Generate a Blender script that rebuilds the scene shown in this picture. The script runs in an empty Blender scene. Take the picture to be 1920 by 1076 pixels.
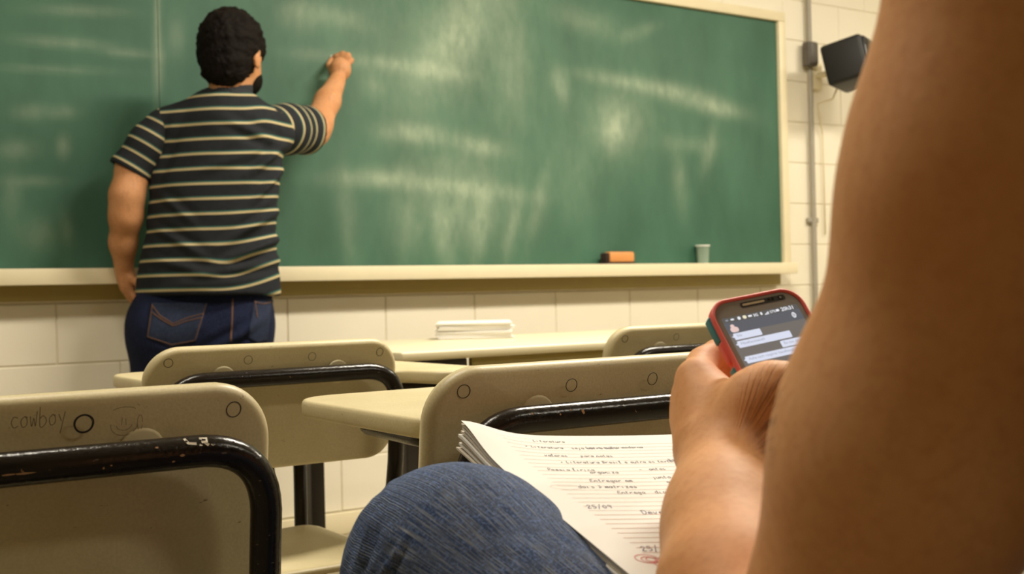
import bpy, bmesh, math, random
import numpy as np
from mathutils import Vector, Matrix
random.seed(7); np.random.seed(7)
SC = bpy.context.scene
COL = SC.collection
PI = math.pi

# ------------------------------------------------------------------ camera
FPX = 2200.0
YAW, PITCH, ROLL = math.radians(33.6), math.radians(0.26), math.radians(1.35)
CAM = np.array([0.0, 0.0, 0.88])
f0 = np.array([math.sin(YAW), math.cos(YAW), 0.0]); zz = np.array([0, 0, 1.0])
FW = f0*math.cos(PITCH) + zz*math.sin(PITCH)
u0 = zz*math.cos(PITCH) - f0*math.sin(PITCH)
h0 = np.array([math.cos(YAW), -math.sin(YAW), 0.0])
RT = math.cos(ROLL)*h0 - math.sin(ROLL)*u0
UP = math.sin(ROLL)*h0 + math.cos(ROLL)*u0
def P(px, py, d):
    """world point seen at a photo pixel at a depth along the view axis"""
    return CAM + d*(FW + (px-960)/FPX*RT - (py-538)/FPX*UP)
def PY(px, py, y):
    r = FW + (px-960)/FPX*RT - (py-538)/FPX*UP
    return CAM + r*(y-CAM[1])/r[1]

cd = bpy.data.cameras.new('camera'); cam = bpy.data.objects.new('camera', cd); COL.objects.link(cam)
cd.sensor_width = 36; cd.lens = FPX/1920*36; cd.clip_start = 0.02
cam.matrix_world = Matrix(((RT[0], UP[0], -FW[0], CAM[0]), (RT[1], UP[1], -FW[1], CAM[1]), (RT[2], UP[2], -FW[2], CAM[2]), (0, 0, 0, 1)))
cd.dof.use_dof = True; cd.dof.focus_distance = 1.15
cd.dof.aperture_fstop = cd.lens/1000/0.0036
SC.camera = cam
SC.view_settings.view_transform = 'Standard'; SC.view_settings.look = 'None'
SC.view_settings.exposure = 0.0; SC.view_settings.gamma = 1; SC.view_settings.use_curve_mapping = False
w = bpy.data.worlds.new('world'); SC.world = w; w.use_nodes = True
w.node_tree.nodes['Background'].inputs[0].default_value = (1.0, 0.86, 0.62, 1)
w.node_tree.nodes['Background'].inputs[1].default_value = 0.012
def area(loc, sx, sy, power, rot=(0, 0, 0), col=(1.0, 0.92, 0.77)):
    l = bpy.data.lights.new('lamp_light', 'AREA'); l.shape = 'RECTANGLE'; l.size = sx; l.size_y = sy; l.energy = power; l.color = col
    o = bpy.data.objects.new('lamp_light', l); COL.objects.link(o); o.location = loc; o.rotation_euler = rot; return o
LAMPS = [(0.1, 1.75, 40), (2.5, 1.95, 112), (5.0, 1.95, 66), (2.6, -0.9, 24), (5.0, -0.9, 10)]  # rear entries are added to brighten the chairs' rear faces
CEIL = 3.1
for lx, ly, pw in LAMPS:
    area((lx, ly, CEIL-0.13), 1.25, 0.26, pw)

# ------------------------------------------------------------------ helpers
def mesh_from(name, verts, faces, smooth=False, mat=None):
    me = bpy.data.meshes.new(name); me.from_pydata([tuple(map(float, v)) for v in verts], [], [tuple(map(int, f)) for f in faces]); me.update()
    if smooth: me.polygons.foreach_set('use_smooth', [True]*len(me.polygons))
    if mat: me.materials.append(mat)
    return me
def link(name, me, parent=None, loc=None):
    o = bpy.data.objects.new(name, me); COL.objects.link(o)
    if parent is not None: o.parent = parent
    if loc is not None: o.location = loc
    return o
def tag(o, label=None, cat=None, group=None, kind=None):
    if label: o['label'] = label
    if cat: o['category'] = cat
    if group: o['group'] = group
    if kind: o['kind'] = kind
    return o
def thing(name, label, cat, loc=(0, 0, 0), group=None):
    o = bpy.data.objects.new(name, None); COL.objects.link(o); o.location = tuple(map(float, loc)); o.empty_display_size = 0.05
    return tag(o, label, cat, group)
def world_part(name, verts, faces, parent, mat, smooth=True):
    """mesh given in world coordinates under a parent chain of unrotated empties"""
    off = np.zeros(3); p = parent
    while p is not None: off = off + np.array(p.location); p = p.parent
    v = np.asarray(verts, dtype=float) - off
    return link(name, mesh_from(name, v, faces, smooth, mat), parent)
class MB:
    def __init__(s): s.bm = bmesh.new()
    def box(s, c, d, bev=0.0, seg=2, rot=None):
        t = bmesh.new(); bmesh.ops.create_cube(t, size=1.0)
        bmesh.ops.scale(t, vec=d, verts=t.verts)
        if bev: bmesh.ops.bevel(t, geom=t.edges[:], offset=bev, segments=seg, profile=0.5, affect='EDGES')
        if rot is not None: bmesh.ops.transform(t, matrix=rot, verts=t.verts)
        bmesh.ops.translate(t, vec=c, verts=t.verts); s.add(t); return s
    def add(s, t):
        me = bpy.data.meshes.new('t'); t.to_mesh(me); t.free(); s.bm.from_mesh(me); bpy.data.meshes.remove(me)
    def cyl(s, a, b, r, n=20, r2=None):
        a = Vector(a); b = Vector(b); t = bmesh.new()
        bmesh.ops.create_cone(t, cap_ends=True, segments=n, radius1=r, radius2=r if r2 is None else r2, depth=(b-a).length)
        q = (b-a).to_track_quat('Z', 'Y').to_matrix().to_4x4(); q.translation = (a+b)/2
        bmesh.ops.transform(t, matrix=q, verts=t.verts); s.add(t); return s
    def build(s, name, mat, parent=None, smooth=True, ang=40):
        me = bpy.data.meshes.new(name); s.bm.to_mesh(me); s.bm.free(); me.materials.append(mat)
        if smooth:
            me.polygons.foreach_set('use_smooth', [True]*len(me.polygons)); me.set_sharp_from_angle(angle=math.radians(ang))
        return link(name, me, parent)
def recalc(me):
    b = bmesh.new(); b.from_mesh(me); bmesh.ops.recalc_face_normals(b, faces=b.faces[:]); b.to_mesh(me); b.free(); return me
def fillet(pts, r, n=8):
    """round the corners of a polyline"""
    pts = [np.array(p, float) for p in pts]; out = [pts[0]]
    for i in range(1, len(pts)-1):
        a, b, c = pts[i-1], pts[i], pts[i+1]
        rr = r[i-1] if isinstance(r, (list, tuple)) else r
        d1 = (a-b)/np.linalg.norm(a-b); d2 = (c-b)/np.linalg.norm(c-b)
        ang = math.acos(max(-1, min(1, float(d1@d2)))); t = rr/math.tan(ang/2) if ang < 3.1 else 0
        s, e = b+d1*t, b+d2*t
        for k in range(n+1):
            u = k/n; out.append((1-u)**2*s+2*u*(1-u)*(b*0.9+0.1*(s+e)/2)+u*u*e)
    out.append(pts[-1]); return out
def tube(pts, r, n=16, cap=True):
    pts = [np.array(p, float) for p in pts]; V = []; F = []
    rr = r if hasattr(r, '__len__') else [r]*len(pts)
    T = [pts[min(i+1, len(pts)-1)]-pts[max(i-1, 0)] for i in range(len(pts))]; T = [t/np.linalg.norm(t) for t in T]
    nrm = np.cross(T[0], [0, 0, 1.0]); nrm = nrm if np.linalg.norm(nrm) > 1e-3 else np.array([1.0, 0, 0]); nrm /= np.linalg.norm(nrm)
    for i, p in enumerate(pts):
        nrm = nrm - T[i]*(nrm@T[i]); nrm /= np.linalg.norm(nrm); b = np.cross(T[i], nrm)
        for k in range(n):
            a = 2*PI*k/n; V.append(p+rr[i]*(math.cos(a)*nrm+math.sin(a)*b))
    for i in range(len(pts)-1):
        for k in range(n):
            F.append((i*n+k, i*n+(k+1) % n, (i+1)*n+(k+1) % n, (i+1)*n+k))
    if cap: F.append(tuple(range(n))[::-1]); F.append(tuple((len(pts)-1)*n+k for k in range(n)))
    return V, F
def tube_obj(name, pts, r, mat, parent=None, n=16):
    V, F = tube(pts, r, n); return link(name, mesh_from(name, V, F, True, mat), parent)
def merge(parts):
    V = []; F = []
    for v, f in parts:
        o = len(V); V += list(v); F += [tuple(i+o for i in q) for q in f]
    return V, F
def rrect(wd, hg, r, n=8):
    """rounded rectangle outline around the origin, counter-clockwise"""
    rs = r if hasattr(r, '__len__') else [r]*4; out = []
    for (sx, sy, a0), q in zip(((1, 1, 0), (-1, 1, 90), (-1, -1, 180), (1, -1, 270)), rs):
        for k in range(n+1):
            a = math.radians(a0+90*k/n); out.append((sx*(wd/2-q)+q*math.cos(a), sy*(hg/2-q)+q*math.sin(a)))
    return out
def prism(outline, z0, z1, bev=0.0, seg=3):
    """closed slab with rounded rims from a 2-D outline"""
    o = np.array(outline); c = o.mean(0); n = len(o); levels = []
    nx = np.roll(o, -1, 0)-np.roll(o, 1, 0); nn = np.stack([nx[:, 1], -nx[:, 0]], 1); nn /= np.linalg.norm(nn, axis=1)[:, None]+1e-12
    if bev > 0:
        for k in range(seg+1):
            a = PI/2*k/seg; levels.append((bev*(1-math.sin(a)), z0+bev*(1-math.cos(a))))
        for k in range(seg+1):
            a = PI/2*k/seg; levels.append((bev*(1-math.cos(a)), z1-bev*(1-math.sin(a))))
    else: levels = [(0, z0), (0, z1)]
    V = []; F = []
    for ins, z in levels:
        for q in o-nn*ins: V.append((q[0], q[1], z))
    for i in range(len(levels)-1):
        for k in range(n): F.append((i*n+k, i*n+(k+1) % n, (i+1)*n+(k+1) % n, (i+1)*n+k))
    F.append(tuple(range(n))[::-1]); F.append(tuple((len(levels)-1)*n+k for k in range(n)))
    return V, F

# ------------------------------------------------------------------ materials
class NT:
    def __init__(s, name):
        s.m = bpy.data.materials.new(name); s.m.use_nodes = True; s.t = s.m.node_tree; s.b = s.t.nodes['Principled BSDF']; s.co = None
    def n(s, typ, **kw):
        x = s.t.nodes.new(typ)
        for k, v in kw.items():
            if k.startswith('i_'):
                key = k[2:]; key = int(key) if key.isdigit() else key.replace('_', ' ')
                x.inputs[key].default_value = v
            else: setattr(x, k, v)
        return x
    def l(s, a, b): s.t.links.new(a, b)
    def coord(s, kind='Object', scale=(1, 1, 1), rot=(0, 0, 0)):
        c = s.n('ShaderNodeTexCoord'); mp = s.n('ShaderNodeMapping'); mp.inputs['Scale'].default_value = scale; mp.inputs['Rotation'].default_value = rot
        s.l(c.outputs[kind], mp.inputs[0]); return mp.outputs[0]
    def attr(s, name, out='Vector'):
        a = s.n('ShaderNodeAttribute'); a.attribute_name = name; return a.outputs[out]
    def noise(s, vec, scale, detail=3, rough=.55, out='Fac'):
        x = s.n('ShaderNodeTexNoise'); x.inputs['Scale'].default_value = scale; x.inputs['Detail'].default_value = detail; x.inputs['Roughness'].default_value = rough
        s.l(vec, x.inputs['Vector']); return x.outputs[out]
    def ramp(s, fac, stops, interp='LINEAR'):
        r = s.n('ShaderNodeValToRGB'); r.color_ramp.interpolation = interp
        while len(r.color_ramp.elements) < len(stops): r.color_ramp.elements.new(0.5)
        for e, (p, c) in zip(r.color_ramp.elements, stops):
            e.position = p; e.color = (c, c, c, 1) if not hasattr(c, '__len__') else (*c, 1)
        s.l(fac, r.inputs[0]); return r.outputs[0]
    def mix(s, fac, a, b, typ='MIX'):
        x = s.n('ShaderNodeMix'); x.data_type = 'RGBA'; x.blend_type = typ
        for v, k in ((fac, 0), (a, 6), (b, 7)):
            if hasattr(v, 'default_value') or hasattr(v, 'is_linked'): s.l(v, x.inputs[k])
            else: x.inputs[k].default_value = v if k == 0 else (*v, 1)
        return x.outputs[2]
    def math(s, op, a, b=None, c=None):
        x = s.n('ShaderNodeMath'); x.operation = op
        for v, k in ((a, 0), (b, 1), (c, 2)):
            if v is None: continue
            if hasattr(v, 'is_linked'): s.l(v, x.inputs[k])
            else: x.inputs[k].default_value = v
        return x.outputs[0]
    def bump(s, h, strength, dist=.01, prev=None):
        b = s.n('ShaderNodeBump'); b.inputs['Strength'].default_value = strength; b.inputs['Distance'].default_value = dist; s.l(h, b.inputs['Height'])
        if prev: s.l(prev, b.inputs['Normal'])
        s.l(b.outputs[0], s.b.inputs['Normal']); return b.outputs[0]
    def color(s, c):
        if hasattr(c, 'is_linked'): s.l(c, s.b.inputs['Base Color'])
        else: s.b.inputs['Base Color'].default_value = (*c, 1)
        return s
    def set(s, **k):
        for a, v in k.items():
            i = s.b.inputs[a.replace('_', ' ')]
            if hasattr(v, 'is_linked'): s.l(v, i)
            else: i.default_value = v
        return s
def simple(name, col, rough=.5, var=.12, scale=20, bump=0.0, **k):
    m = NT(name); c = m.coord(); nz = m.noise(c, scale, 4)
    a = tuple(x*(1-var) for x in col); b = tuple(min(1, x*(1+var)) for x in col)
    m.color(m.mix(nz, a, b)); m.set(Roughness=rough, **k)
    if bump: m.bump(m.noise(c, scale*6, 3), bump, .002)
    return m.m

def mat_plastic():
    m = NT('cream_plastic'); c = m.coord()
    n1 = m.noise(c, 9, 4); n2 = m.noise(c, 420, 2); n3 = m.noise(m.coord(scale=(1, 1, 2.4)), 60, 3, .7)
    base = m.mix(m.ramp(n1, [(.3, 0), (.7, 1)]), (.60, .51, .30), (.70, .61, .385))
    base = m.mix(m.ramp(n2, [(.35, 0.), (.65, .28)]), base, (.46, .385, .20))
    base = m.mix(m.ramp(n3, [(.69, 0), (.76, .8)]), base, (.16, .11, .06))
    m.color(base); m.set(Roughness=.42); m.bump(n2, .25, .0006); return m.m
def mat_black():
    m = NT('chipped_black_paint'); c = m.coord()
    chips = m.ramp(m.noise(c, 55, 4, .6), [(.715, 0), (.735, 1)]); n2 = m.noise(c, 300, 3)
    sp = m.ramp(m.noise(m.coord(scale=(1, 1, 3)), 150, 2, .6), [(.70, 0), (.74, .7)])
    col = m.mix(chips, (.012, .009, .008), (.36, .19, .10)); col = m.mix(sp, col, (.16, .12, .09))
    m.color(col); m.set(Roughness=m.ramp(n2, [(.3, .12), (.8, .30)]), Specular_IOR_Level=.32); m.bump(n2, .22, .0012); return m.m
def mat_wall():
    m = NT('cream_painted_block'); c = m.coord('Object'); g = m.n('ShaderNodeNewGeometry').outputs['Position']
    n1 = m.noise(g, 1.3, 4); n2 = m.noise(g, 60, 3)
    m.color(m.mix(m.ramp(n1, [(.3, 0), (.7, 1)]), (.80, .74, .59), (.87, .81, .67))); m.set(Roughness=.5); m.bump(n2, .12, .003); return m.m
def mat_board():
    m = NT('green_chalkboard'); a = m.attr('chalk', 'Fac'); g = m.n('ShaderNodeNewGeometry').outputs['Position']
    mp = m.n('ShaderNodeMapping'); mp.inputs['Scale'].default_value = (1.0, 1, .45); m.l(g, mp.inputs[0])
    sw = m.noise(mp.outputs[0], 4.5, 5, .55); fine = m.noise(mp.outputs[0], 26, 4, .6)
    base = m.mix(m.ramp(sw, [(.3, 0), (.75, 1)]), (.024, .092, .055), (.050, .150, .094))
    dust = m.math('MULTIPLY', a, m.ramp(fine, [(.25, .55), (.7, 1.15)]))
    m.color(m.mix(dust, base, (.50, .58, .42))); m.set(Roughness=.62); return m.m
def mat_skin(name, lo, hi, blotch, hair=False, wr=False):
    m = NT(name); c = m.coord(); n1 = m.noise(c, 14, 4); n2 = m.noise(c, 160, 3, .65); n3 = m.noise(c, 700, 2)
    col = m.mix(m.ramp(n1, [(.3, 0), (.7, 1)]), lo, hi)
    col = m.mix(m.ramp(n2, [(.45, 0), (.8, .5)]), col, blotch)
    if hair:
        nh = m.noise(m.coord(scale=(1, 1, .3)), 130, 3, .7); col = m.mix(m.ramp(nh, [(.56, 0), (.72, .35)]), col, (.13, .06, .03))
    m.color(col); m.set(Roughness=.58, Specular_IOR_Level=.32, Subsurface_Weight=.12, Subsurface_Scale=.006); m.b.inputs['Subsurface Radius'].default_value = (1, .35, .18)
    b1 = m.bump(n2, .25, .0009)
    if wr:
        a = m.attr('crease', 'Vector'); sep = m.n('ShaderNodeSeparateXYZ'); m.l(a, sep.inputs[0])
        wv = m.noise(m.attr('crease_uv', 'Vector'), 1.0, 2, .5)
        cr = m.ramp(wv, [(.36, 0), (.50, 1)]); hgt = m.math('MULTIPLY', m.math('SUBTRACT', cr, 1.0), sep.outputs[0])
        b2 = m.bump(hgt, .8, .0022, b1)
        dark = m.math('MULTIPLY', m.math('SUBTRACT', 1.0, cr), m.math('MULTIPLY', sep.outputs[0], .42))
        m.color(m.mix(dark, col, (.16, .07, .035)))
    return m.m
def mat_denim(name, dark, mid, light, slub=1.0):
    m = NT(name); uv = m.attr('leg_uv', 'Vector')
    mp = m.n('ShaderNodeMapping'); mp.inputs['Scale'].default_value = (34, 1150, 1); m.l(uv, mp.inputs[0]); streak = m.noise(mp.outputs[0], 1.0, 3, .6)
    mp2 = m.n('ShaderNodeMapping'); mp2.inputs['Scale'].default_value = (900, 900, 1); mp2.inputs['Rotation'].default_value = (0, 0, .7); m.l(uv, mp2.inputs[0])
    wv = m.n('ShaderNodeTexWave'); wv.inputs['Scale'].default_value = .33; wv.inputs['Distortion'].default_value = 2.0; wv.inputs['Detail'].default_value = 1; m.l(mp2.outputs[0], wv.inputs['Vector'])
    c = m.coord(); n1 = m.noise(c, 16, 4); n2 = m.noise(c, 520, 2, .8)
    col = m.mix(m.ramp(n1, [(.3, 0), (.72, 1)]), dark, mid)
    col = m.mix(m.math('MULTIPLY', m.ramp(streak, [(.47, 0), (.74, .85)]), slub), col, light)
    col = m.mix(m.ramp(n2, [(.50, 0), (.68, .7)]), col, tuple(min(1, x*3.0+.03) for x in mid))
    col = m.mix(m.math('MULTIPLY', m.math('SUBTRACT', 1.0, wv.outputs['Fac']), .38), col, tuple(x*.35 for x in dark))
    m.color(col); m.set(Roughness=.9, Specular_IOR_Level=.15); m.bump(wv.outputs['Fac'], .5, .0008); return m.m
def mat_stripes(name):
    """knit stripes every 4.4 cm: sand band edged with teal, on charcoal navy"""
    m = NT(name); v = m.attr('stripe', 'Fac'); c = m.coord(); nz = m.noise(c, 9, 2)
    s = m.math('FRACT', v)
    sand = m.ramp(s, [(.40, 0), (.43, 1), (.555, 1), (.585, 0)]); teal = m.ramp(s, [(.56, 0), (.585, 1), (.65, 1), (.68, 0)])
    base = m.mix(m.noise(c, 60, 4), (.014, .016, .019), (.026, .028, .033))
    col = m.mix(m.math('MULTIPLY', teal, .75), base, (.05, .17, .14)); col = m.mix(sand, col, (.50, .41, .23))
    m.color(col); m.set(Roughness=.9, Specular_IOR_Level=.15); m.bump(m.noise(c, 260, 3), .3, .0015); return m.m
M = dict(
    plastic=mat_plastic(), black=mat_black(), wall=mat_wall(), board=mat_board(),
    joint=simple('block_joint', (.72, .65, .50), .8), frame=simple('cream_painted_wood', (.80, .71, .49), .4, .06, 12),
    floor=None, ceiling=simple('white_ceiling', (.72, .66, .52), .8, .04, 3),
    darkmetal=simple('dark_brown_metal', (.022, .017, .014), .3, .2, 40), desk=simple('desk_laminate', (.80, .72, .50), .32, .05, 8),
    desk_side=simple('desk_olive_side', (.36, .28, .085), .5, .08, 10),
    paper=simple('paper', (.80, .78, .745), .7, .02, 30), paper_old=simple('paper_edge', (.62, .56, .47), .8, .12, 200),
    ink=simple('blue_grey_ink', (.13, .13, .22), .7), inkp=simple('grey_ink', (.20, .19, .22), .7), red=simple('red_ink', (.72, .22, .20), .7), rule=simple('ruled_line', (.66, .40, .30), .8), rule2=simple('ruled_line_far', (.66, .54, .50), .8),
    pen=simple('dark_pen', (.02, .017, .012), .6), pencil=simple('pencil_scratch', (.17, .13, .07), .7), scratch=simple('white_scratch', (.70, .63, .50), .7),
    skin_s=mat_skin('student_skin', (.67, .305, .12), (.78, .41, .20), (.55, .22, .08), wr=True),
    skin_t=mat_skin('teacher_skin', (.52, .24, .10), (.62, .31, .15), (.40, .16, .07), hair=True),
    nail=simple('nail', (.72, .40, .30), .3, .05), hair=simple('black_brown_hair', (.006, .004, .003), .7, .6, 60, .8, Specular_IOR_Level=.12),
    denim=mat_denim('slubbed_blue_denim', (.022, .040, .100), (.062, .100, .215), (.52, .56, .58)),
    denim2=mat_denim('dark_navy_denim', (.004, .006, .020), (.009, .014, .045), (.035, .05, .10), .4),
    pocketd=mat_denim('worn_pocket_denim', (.010, .014, .032), (.020, .028, .058), (.075, .09, .13), .5),
    stitch=simple('brown_stitching', (.16, .075, .035), .8), stripes=mat_stripes('striped_knit'), charcoal=simple('charcoal_knit', (.034, .036, .042), .9, .2, 200, .3, Specular_IOR_Level=.15),
    shoe=simple('dark_shoe', (.03, .022, .018), .5), sole=simple('rubber_sole', (.3, .27, .22), .7), tee=simple('dark_tee_shirt', (.01, .01, .011), .9, .2, 60, .2, Specular_IOR_Level=.1),
    caser=simple('coral_rubber', (.84, .15, .13), .42, .05, 30), caset=simple('teal_rubber', (.04, .24, .29), .45, .05, 30), glass=simple('glass_bezel_reflection', (.25, .225, .205), .2, .05, 5),  # bezel grey has the glass reflection put into its base colour
    gunmetal=simple('dark_gunmetal', (.02, .02, .024), .25), gold=simple('speaker_mesh', (.52, .42, .26), .35, .3, 900), lens=simple('sensor_black', (.004, .004, .005), .1),
    orange=simple('orange_wood', (.72, .30, .09), .5), felt=simple('dark_felt', (.03, .015, .01), .9), chalk=simple('chalk_white', (.85, .83, .76), .9), cup=simple('frosted_cup', (.42, .56, .46), .3, .05, 10, Transmission_Weight=.35),
    speaker=simple('speaker_black', (.008, .007, .007), .55), conduit=simple('grey_conduit', (.34, .31, .25), .5), boxgrey=simple('switch_grey', (.10, .085, .07), .5), eye=simple('eye_white', (.7, .68, .62), .2), lip=simple('lip', (.42, .16, .12), .5),
    screw=simple('rivet_steel', (.45, .40, .30), .35, .1, 40, Metallic=.7),
)
def mat_floor():
    m = NT('speckled_terrazzo'); c = m.coord(); v = m.n('ShaderNodeTexVoronoi'); v.inputs['Scale'].default_value = 95; m.l(c, v.inputs['Vector'])
    col = m.mix(m.ramp(m.noise(c, 240, 2, .7), [(.42, 0), (.6, 1)]), (.40, .33, .20), (.17, .14, .085))
    col = m.mix(m.ramp(v.outputs['Distance'], [(.1, .6), (.35, 0)]), col, (.66, .58, .40)); m.color(col); m.set(Roughness=.4); return m.m
M['floor'] = mat_floor()
def emit(name, col, s):
    m = NT(name); m.color((.02, .02, .02)); m.b.inputs['Emission Color'].default_value = (*col, 1); m.b.inputs['Emission Strength'].default_value = s; m.set(Roughness=.15); return m.m
M['tube_light'] = emit('fluorescent_tube', (1, .9, .7), 6)
M['screen'] = emit('lit_screen_grey', (.165, .148, .135), 1.0); M['statusbar'] = emit('lit_status_bar', (.10, .095, .09), 1.0); M['header'] = emit('lit_header_bar', (.105, .11, .13), 1.0)
M['bubble'] = emit('lit_bubble', (.70, .73, .86), 1.0); M['stext'] = emit('lit_white_text', (.85, .85, .9), 1.0); M['btext'] = emit('bubble_text', (.27, .29, .36), 1.0); M['avatar'] = emit('lit_avatar', (.80, .58, .54), 1.0); M['iconyel'] = emit('lit_icon_cream', (.86, .78, .55), 1.0)

# ------------------------------------------------------------------ room
WY = 4.0; X0, X1, YB = -4.2, 6.6, -7.5
def struct(name, mb, mat): return tag(mb.build(name, mat), kind='structure')
struct('floor', MB().box(((X0+X1)/2, (YB+WY)/2, -.05), (X1-X0+.4, WY-YB+.4, .1)), M['floor'])
struct('ceiling', MB().box(((X0+X1)/2, (YB+WY)/2, CEIL+.05), (X1-X0+.4, WY-YB+.4, .1)), M['ceiling'])
struct('wall_left', MB().box((X0-.05, (YB+WY)/2, CEIL/2), (.1, WY-YB, CEIL)), M['wall'])
struct('wall_right', MB().box((X1+.05, (YB+WY)/2, CEIL/2), (.1, WY-YB, CEIL)), M['wall'])
struct('wall_back', MB().box(((X0+X1)/2, YB-.05, CEIL/2), (X1-X0, .1, CEIL)), M['wall'])
wf = struct('wall_front', MB().box(((X0+X1)/2, WY+.055, CEIL/2), (X1-X0, .1, CEIL)), M['joint'])
BX0, BX1, BZ0, BZ1 = -.25, PY(1446, 45, WY)[0], PY(1446, 496, WY)[2]+.0, PY(1446, 43, WY)[2]
bb = MB(); bb.box((0, 0, 0), (.3965, .012, .1965), .003, 1); block0 = bb.build('block', M['wall'], wf, True, 30)
first = True; zr = 0
for r in range(16):
    z = .08+.2*r+.1-.1*0
    if z > CEIL: break
    off = 0.0 if r % 2 else .2
    for k in range(-15, 24):
        x = 2.876+.4*(k-5)+off-.2
        if x < -1.5 or x > X1-.2: continue
        if BX0+.1 < x-.2 and x+.2 < BX1-.05 and BZ0+.05 < z-.1 and z+.1 < BZ1-.05: continue
        if first: b = block0; first = False
        else: b = block0.copy(); COL.objects.link(b)
        b.location = (x, WY+.0065, z)
struct('baseboard_front', MB().box(((X0+X1)/2, WY-.012, .04), (X1-X0, .024, .08), .004), M['frame'])

# chalkboard: panels with chalk dust, frame, tray
cb = thing('chalkboard', 'long green chalkboard with smeared chalk dust on the front wall', 'chalkboard', ((BX0+BX1)/2, WY-.03, BZ0))
SEAM = PY(292, 100, WY)[0]
smears = [(780, 90, 260, 130, 0, .10), (1150, 200, 300, 120, 0, .05), (860, 380, 260, 100, 0, .06)]  # (px,py, half-length px, half-height px, angle deg, strength) marks where chalk was rubbed
def sm(*a): smears.append(a)
for a in ((860, 60, 60, 110, -35, .34), (790, 130, 110, 12, -8, .20), (740, 120, 80, 10, -6, .12), (600, 104, 70, 10, -5, .12), (780, 250, 70, 14, -4, .34), (900, 275, 55, 12, -12, .30), (960, 120, 35, 90, 0, .16),
          (1160, 230, 55, 45, 0, .26), (1150, 245, 22, 26, 0, .30), (1180, 155, 100, 10, -10, .26), (1300, 185, 90, 14, -16, .30), (1350, 205, 40, 10, -10, .20), (1050, 160, 16, 26, 15, .24), (1330, 280, 14, 34, -12, .18), (1275, 340, 16, 45, 6, .15),
          (870, 400, 90, 45, 0, .22), (830, 440, 18, 50, 10, .20), (900, 430, 16, 55, -8, .20), (960, 430, 14, 50, -12, .18), (1010, 380, 16, 60, -14, .15), (740, 340, 110, 12, -3, .22), (880, 355, 120, 12, -6, .24), (650, 400, 20, 70, 6, .14), (700, 330, 90, 14, 4, .16),
          (120, 80, 100, 8, -4, .20), (240, 100, 50, 6, -4, .20), (100, 130, 120, 6, -2, .13), (295, 60, 7, 90, 0, .28), (300, 120, 10, 30, 0, .20), (150, 20, 90, 8, -2, .17), (60, 210, 40, 12, 0, .16), (120, 210, 30, 10, 0, .15), (120, 275, 14, 16, 0, .24), (30, 280, 40, 14, 0, .15), (60, 340, 60, 8, 0, .12), (70, 440, 40, 22, 0, .13), (125, 430, 12, 22, 10, .13), (20, 370, 22, 40, 0, .10),
          (330, 70, 18, 30, 0, .16), (620, 30, 80, 14, -14, .20), (560, 30, 40, 22, 0, .14), (700, 160, 22, 20, 0, .14), (1100, 40, 80, 20, -20, .15), (1200, 60, 40, 10, 20, .14), (850, 320, 90, 40, 0, .12), (1080, 330, 40, 60, 0, .08), (760, 420, 30, 50, 0, .14), (1290, 270, 60, 12, -5, .12)): sm(*a)
def dust_at(px, py):
    d = np.zeros_like(px)
    for (cx, cy, a, b, ang, s) in smears:
        t = math.radians(ang); dx, dy = px-cx, py-cy
        u = dx*math.cos(t)-dy*math.sin(t); v = dx*math.sin(t)+dy*math.cos(t)
        d += s*1.15*np.exp(-((u/a)**2)*1.3-((v/(b*1.25))**2))
    return d
def to_px(W):
    q = W-CAM; d = q@FW; return 960+FPX*(q@RT)/d, 538-FPX*(q@UP)/d
def panel(xa, xb):
    nx = int((xb-xa)/.014); nz = int((BZ1-BZ0)/.014)
    xs = np.linspace(xa, xb, nx); zs = np.linspace(BZ0, BZ1, nz); X, Z = np.meshgrid(xs, zs)
    W = np.stack([X.ravel(), np.full(X.size, WY-.03), Z.ravel()], 1); n = X.size
    idx = np.arange(n).reshape(nz, nx)
    F = np.stack([idx[:-1, :-1], idx[:-1, 1:], idx[1:, 1:], idx[1:, :-1]], -1).reshape(-1, 4)
    border = np.concatenate([idx[0, :], idx[1:, -1], idx[-1, -2::-1], idx[-2:0:-1, 0]]); V2 = W[border]+[0, .025, 0]
    m = len(border); F2 = [(border[i], n+i, n+(i+1) % m, border[(i+1) % m]) for i in range(m)]
    o = world_part('board_panel', np.vstack([W, V2]), [tuple(f) for f in F]+F2, cb, M['board'], False)
    px, py = to_px(W); a = o.data.attributes.new('chalk', 'FLOAT', 'POINT'); a.data.foreach_set('value', np.concatenate([dust_at(px, py), np.zeros(m)]).astype(np.float32))
panel(BX0, SEAM-.0012); panel(SEAM+.0012, BX1)
fw = .045
def cbl(mb, name, mat):
    for v in mb.bm.verts: v.co -= Vector(cb.location)
    return mb.build(name, mat, cb)
cbl(MB().box(((BX0+BX1)/2, WY-.025, BZ1+fw/2), (BX1-BX0+2*fw, .05, fw), .004), 'frame_rail', M['frame'])
cbl(MB().box((BX1+fw/2, WY-.025, (BZ0+BZ1)/2), (fw, .05, BZ1-BZ0), .004), 'frame_rail', M['frame'])
cbl(MB().box((BX0-fw/2, WY-.025, (BZ0+BZ1)/2), (fw, .05, BZ1-BZ0), .004), 'frame_rail', M['frame'])
cbl(MB().box(((BX0+BX1)/2, WY-.055, BZ0-.012), (BX1-BX0+fw, .11, .022), .004).box(((BX0+BX1)/2, WY-.107, BZ0-.020), (BX1-BX0+fw, .012, .052), .003), 'chalk_tray', M['frame'])
cbl(MB().box(((BX0+BX1)/2, WY-.014, BZ0-.06), (BX1-BX0+2*fw-.1, .027, .075), .003), 'tray_shade_strip', M['desk_side'])  # shadow below the tray, put in as an olive strip

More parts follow.
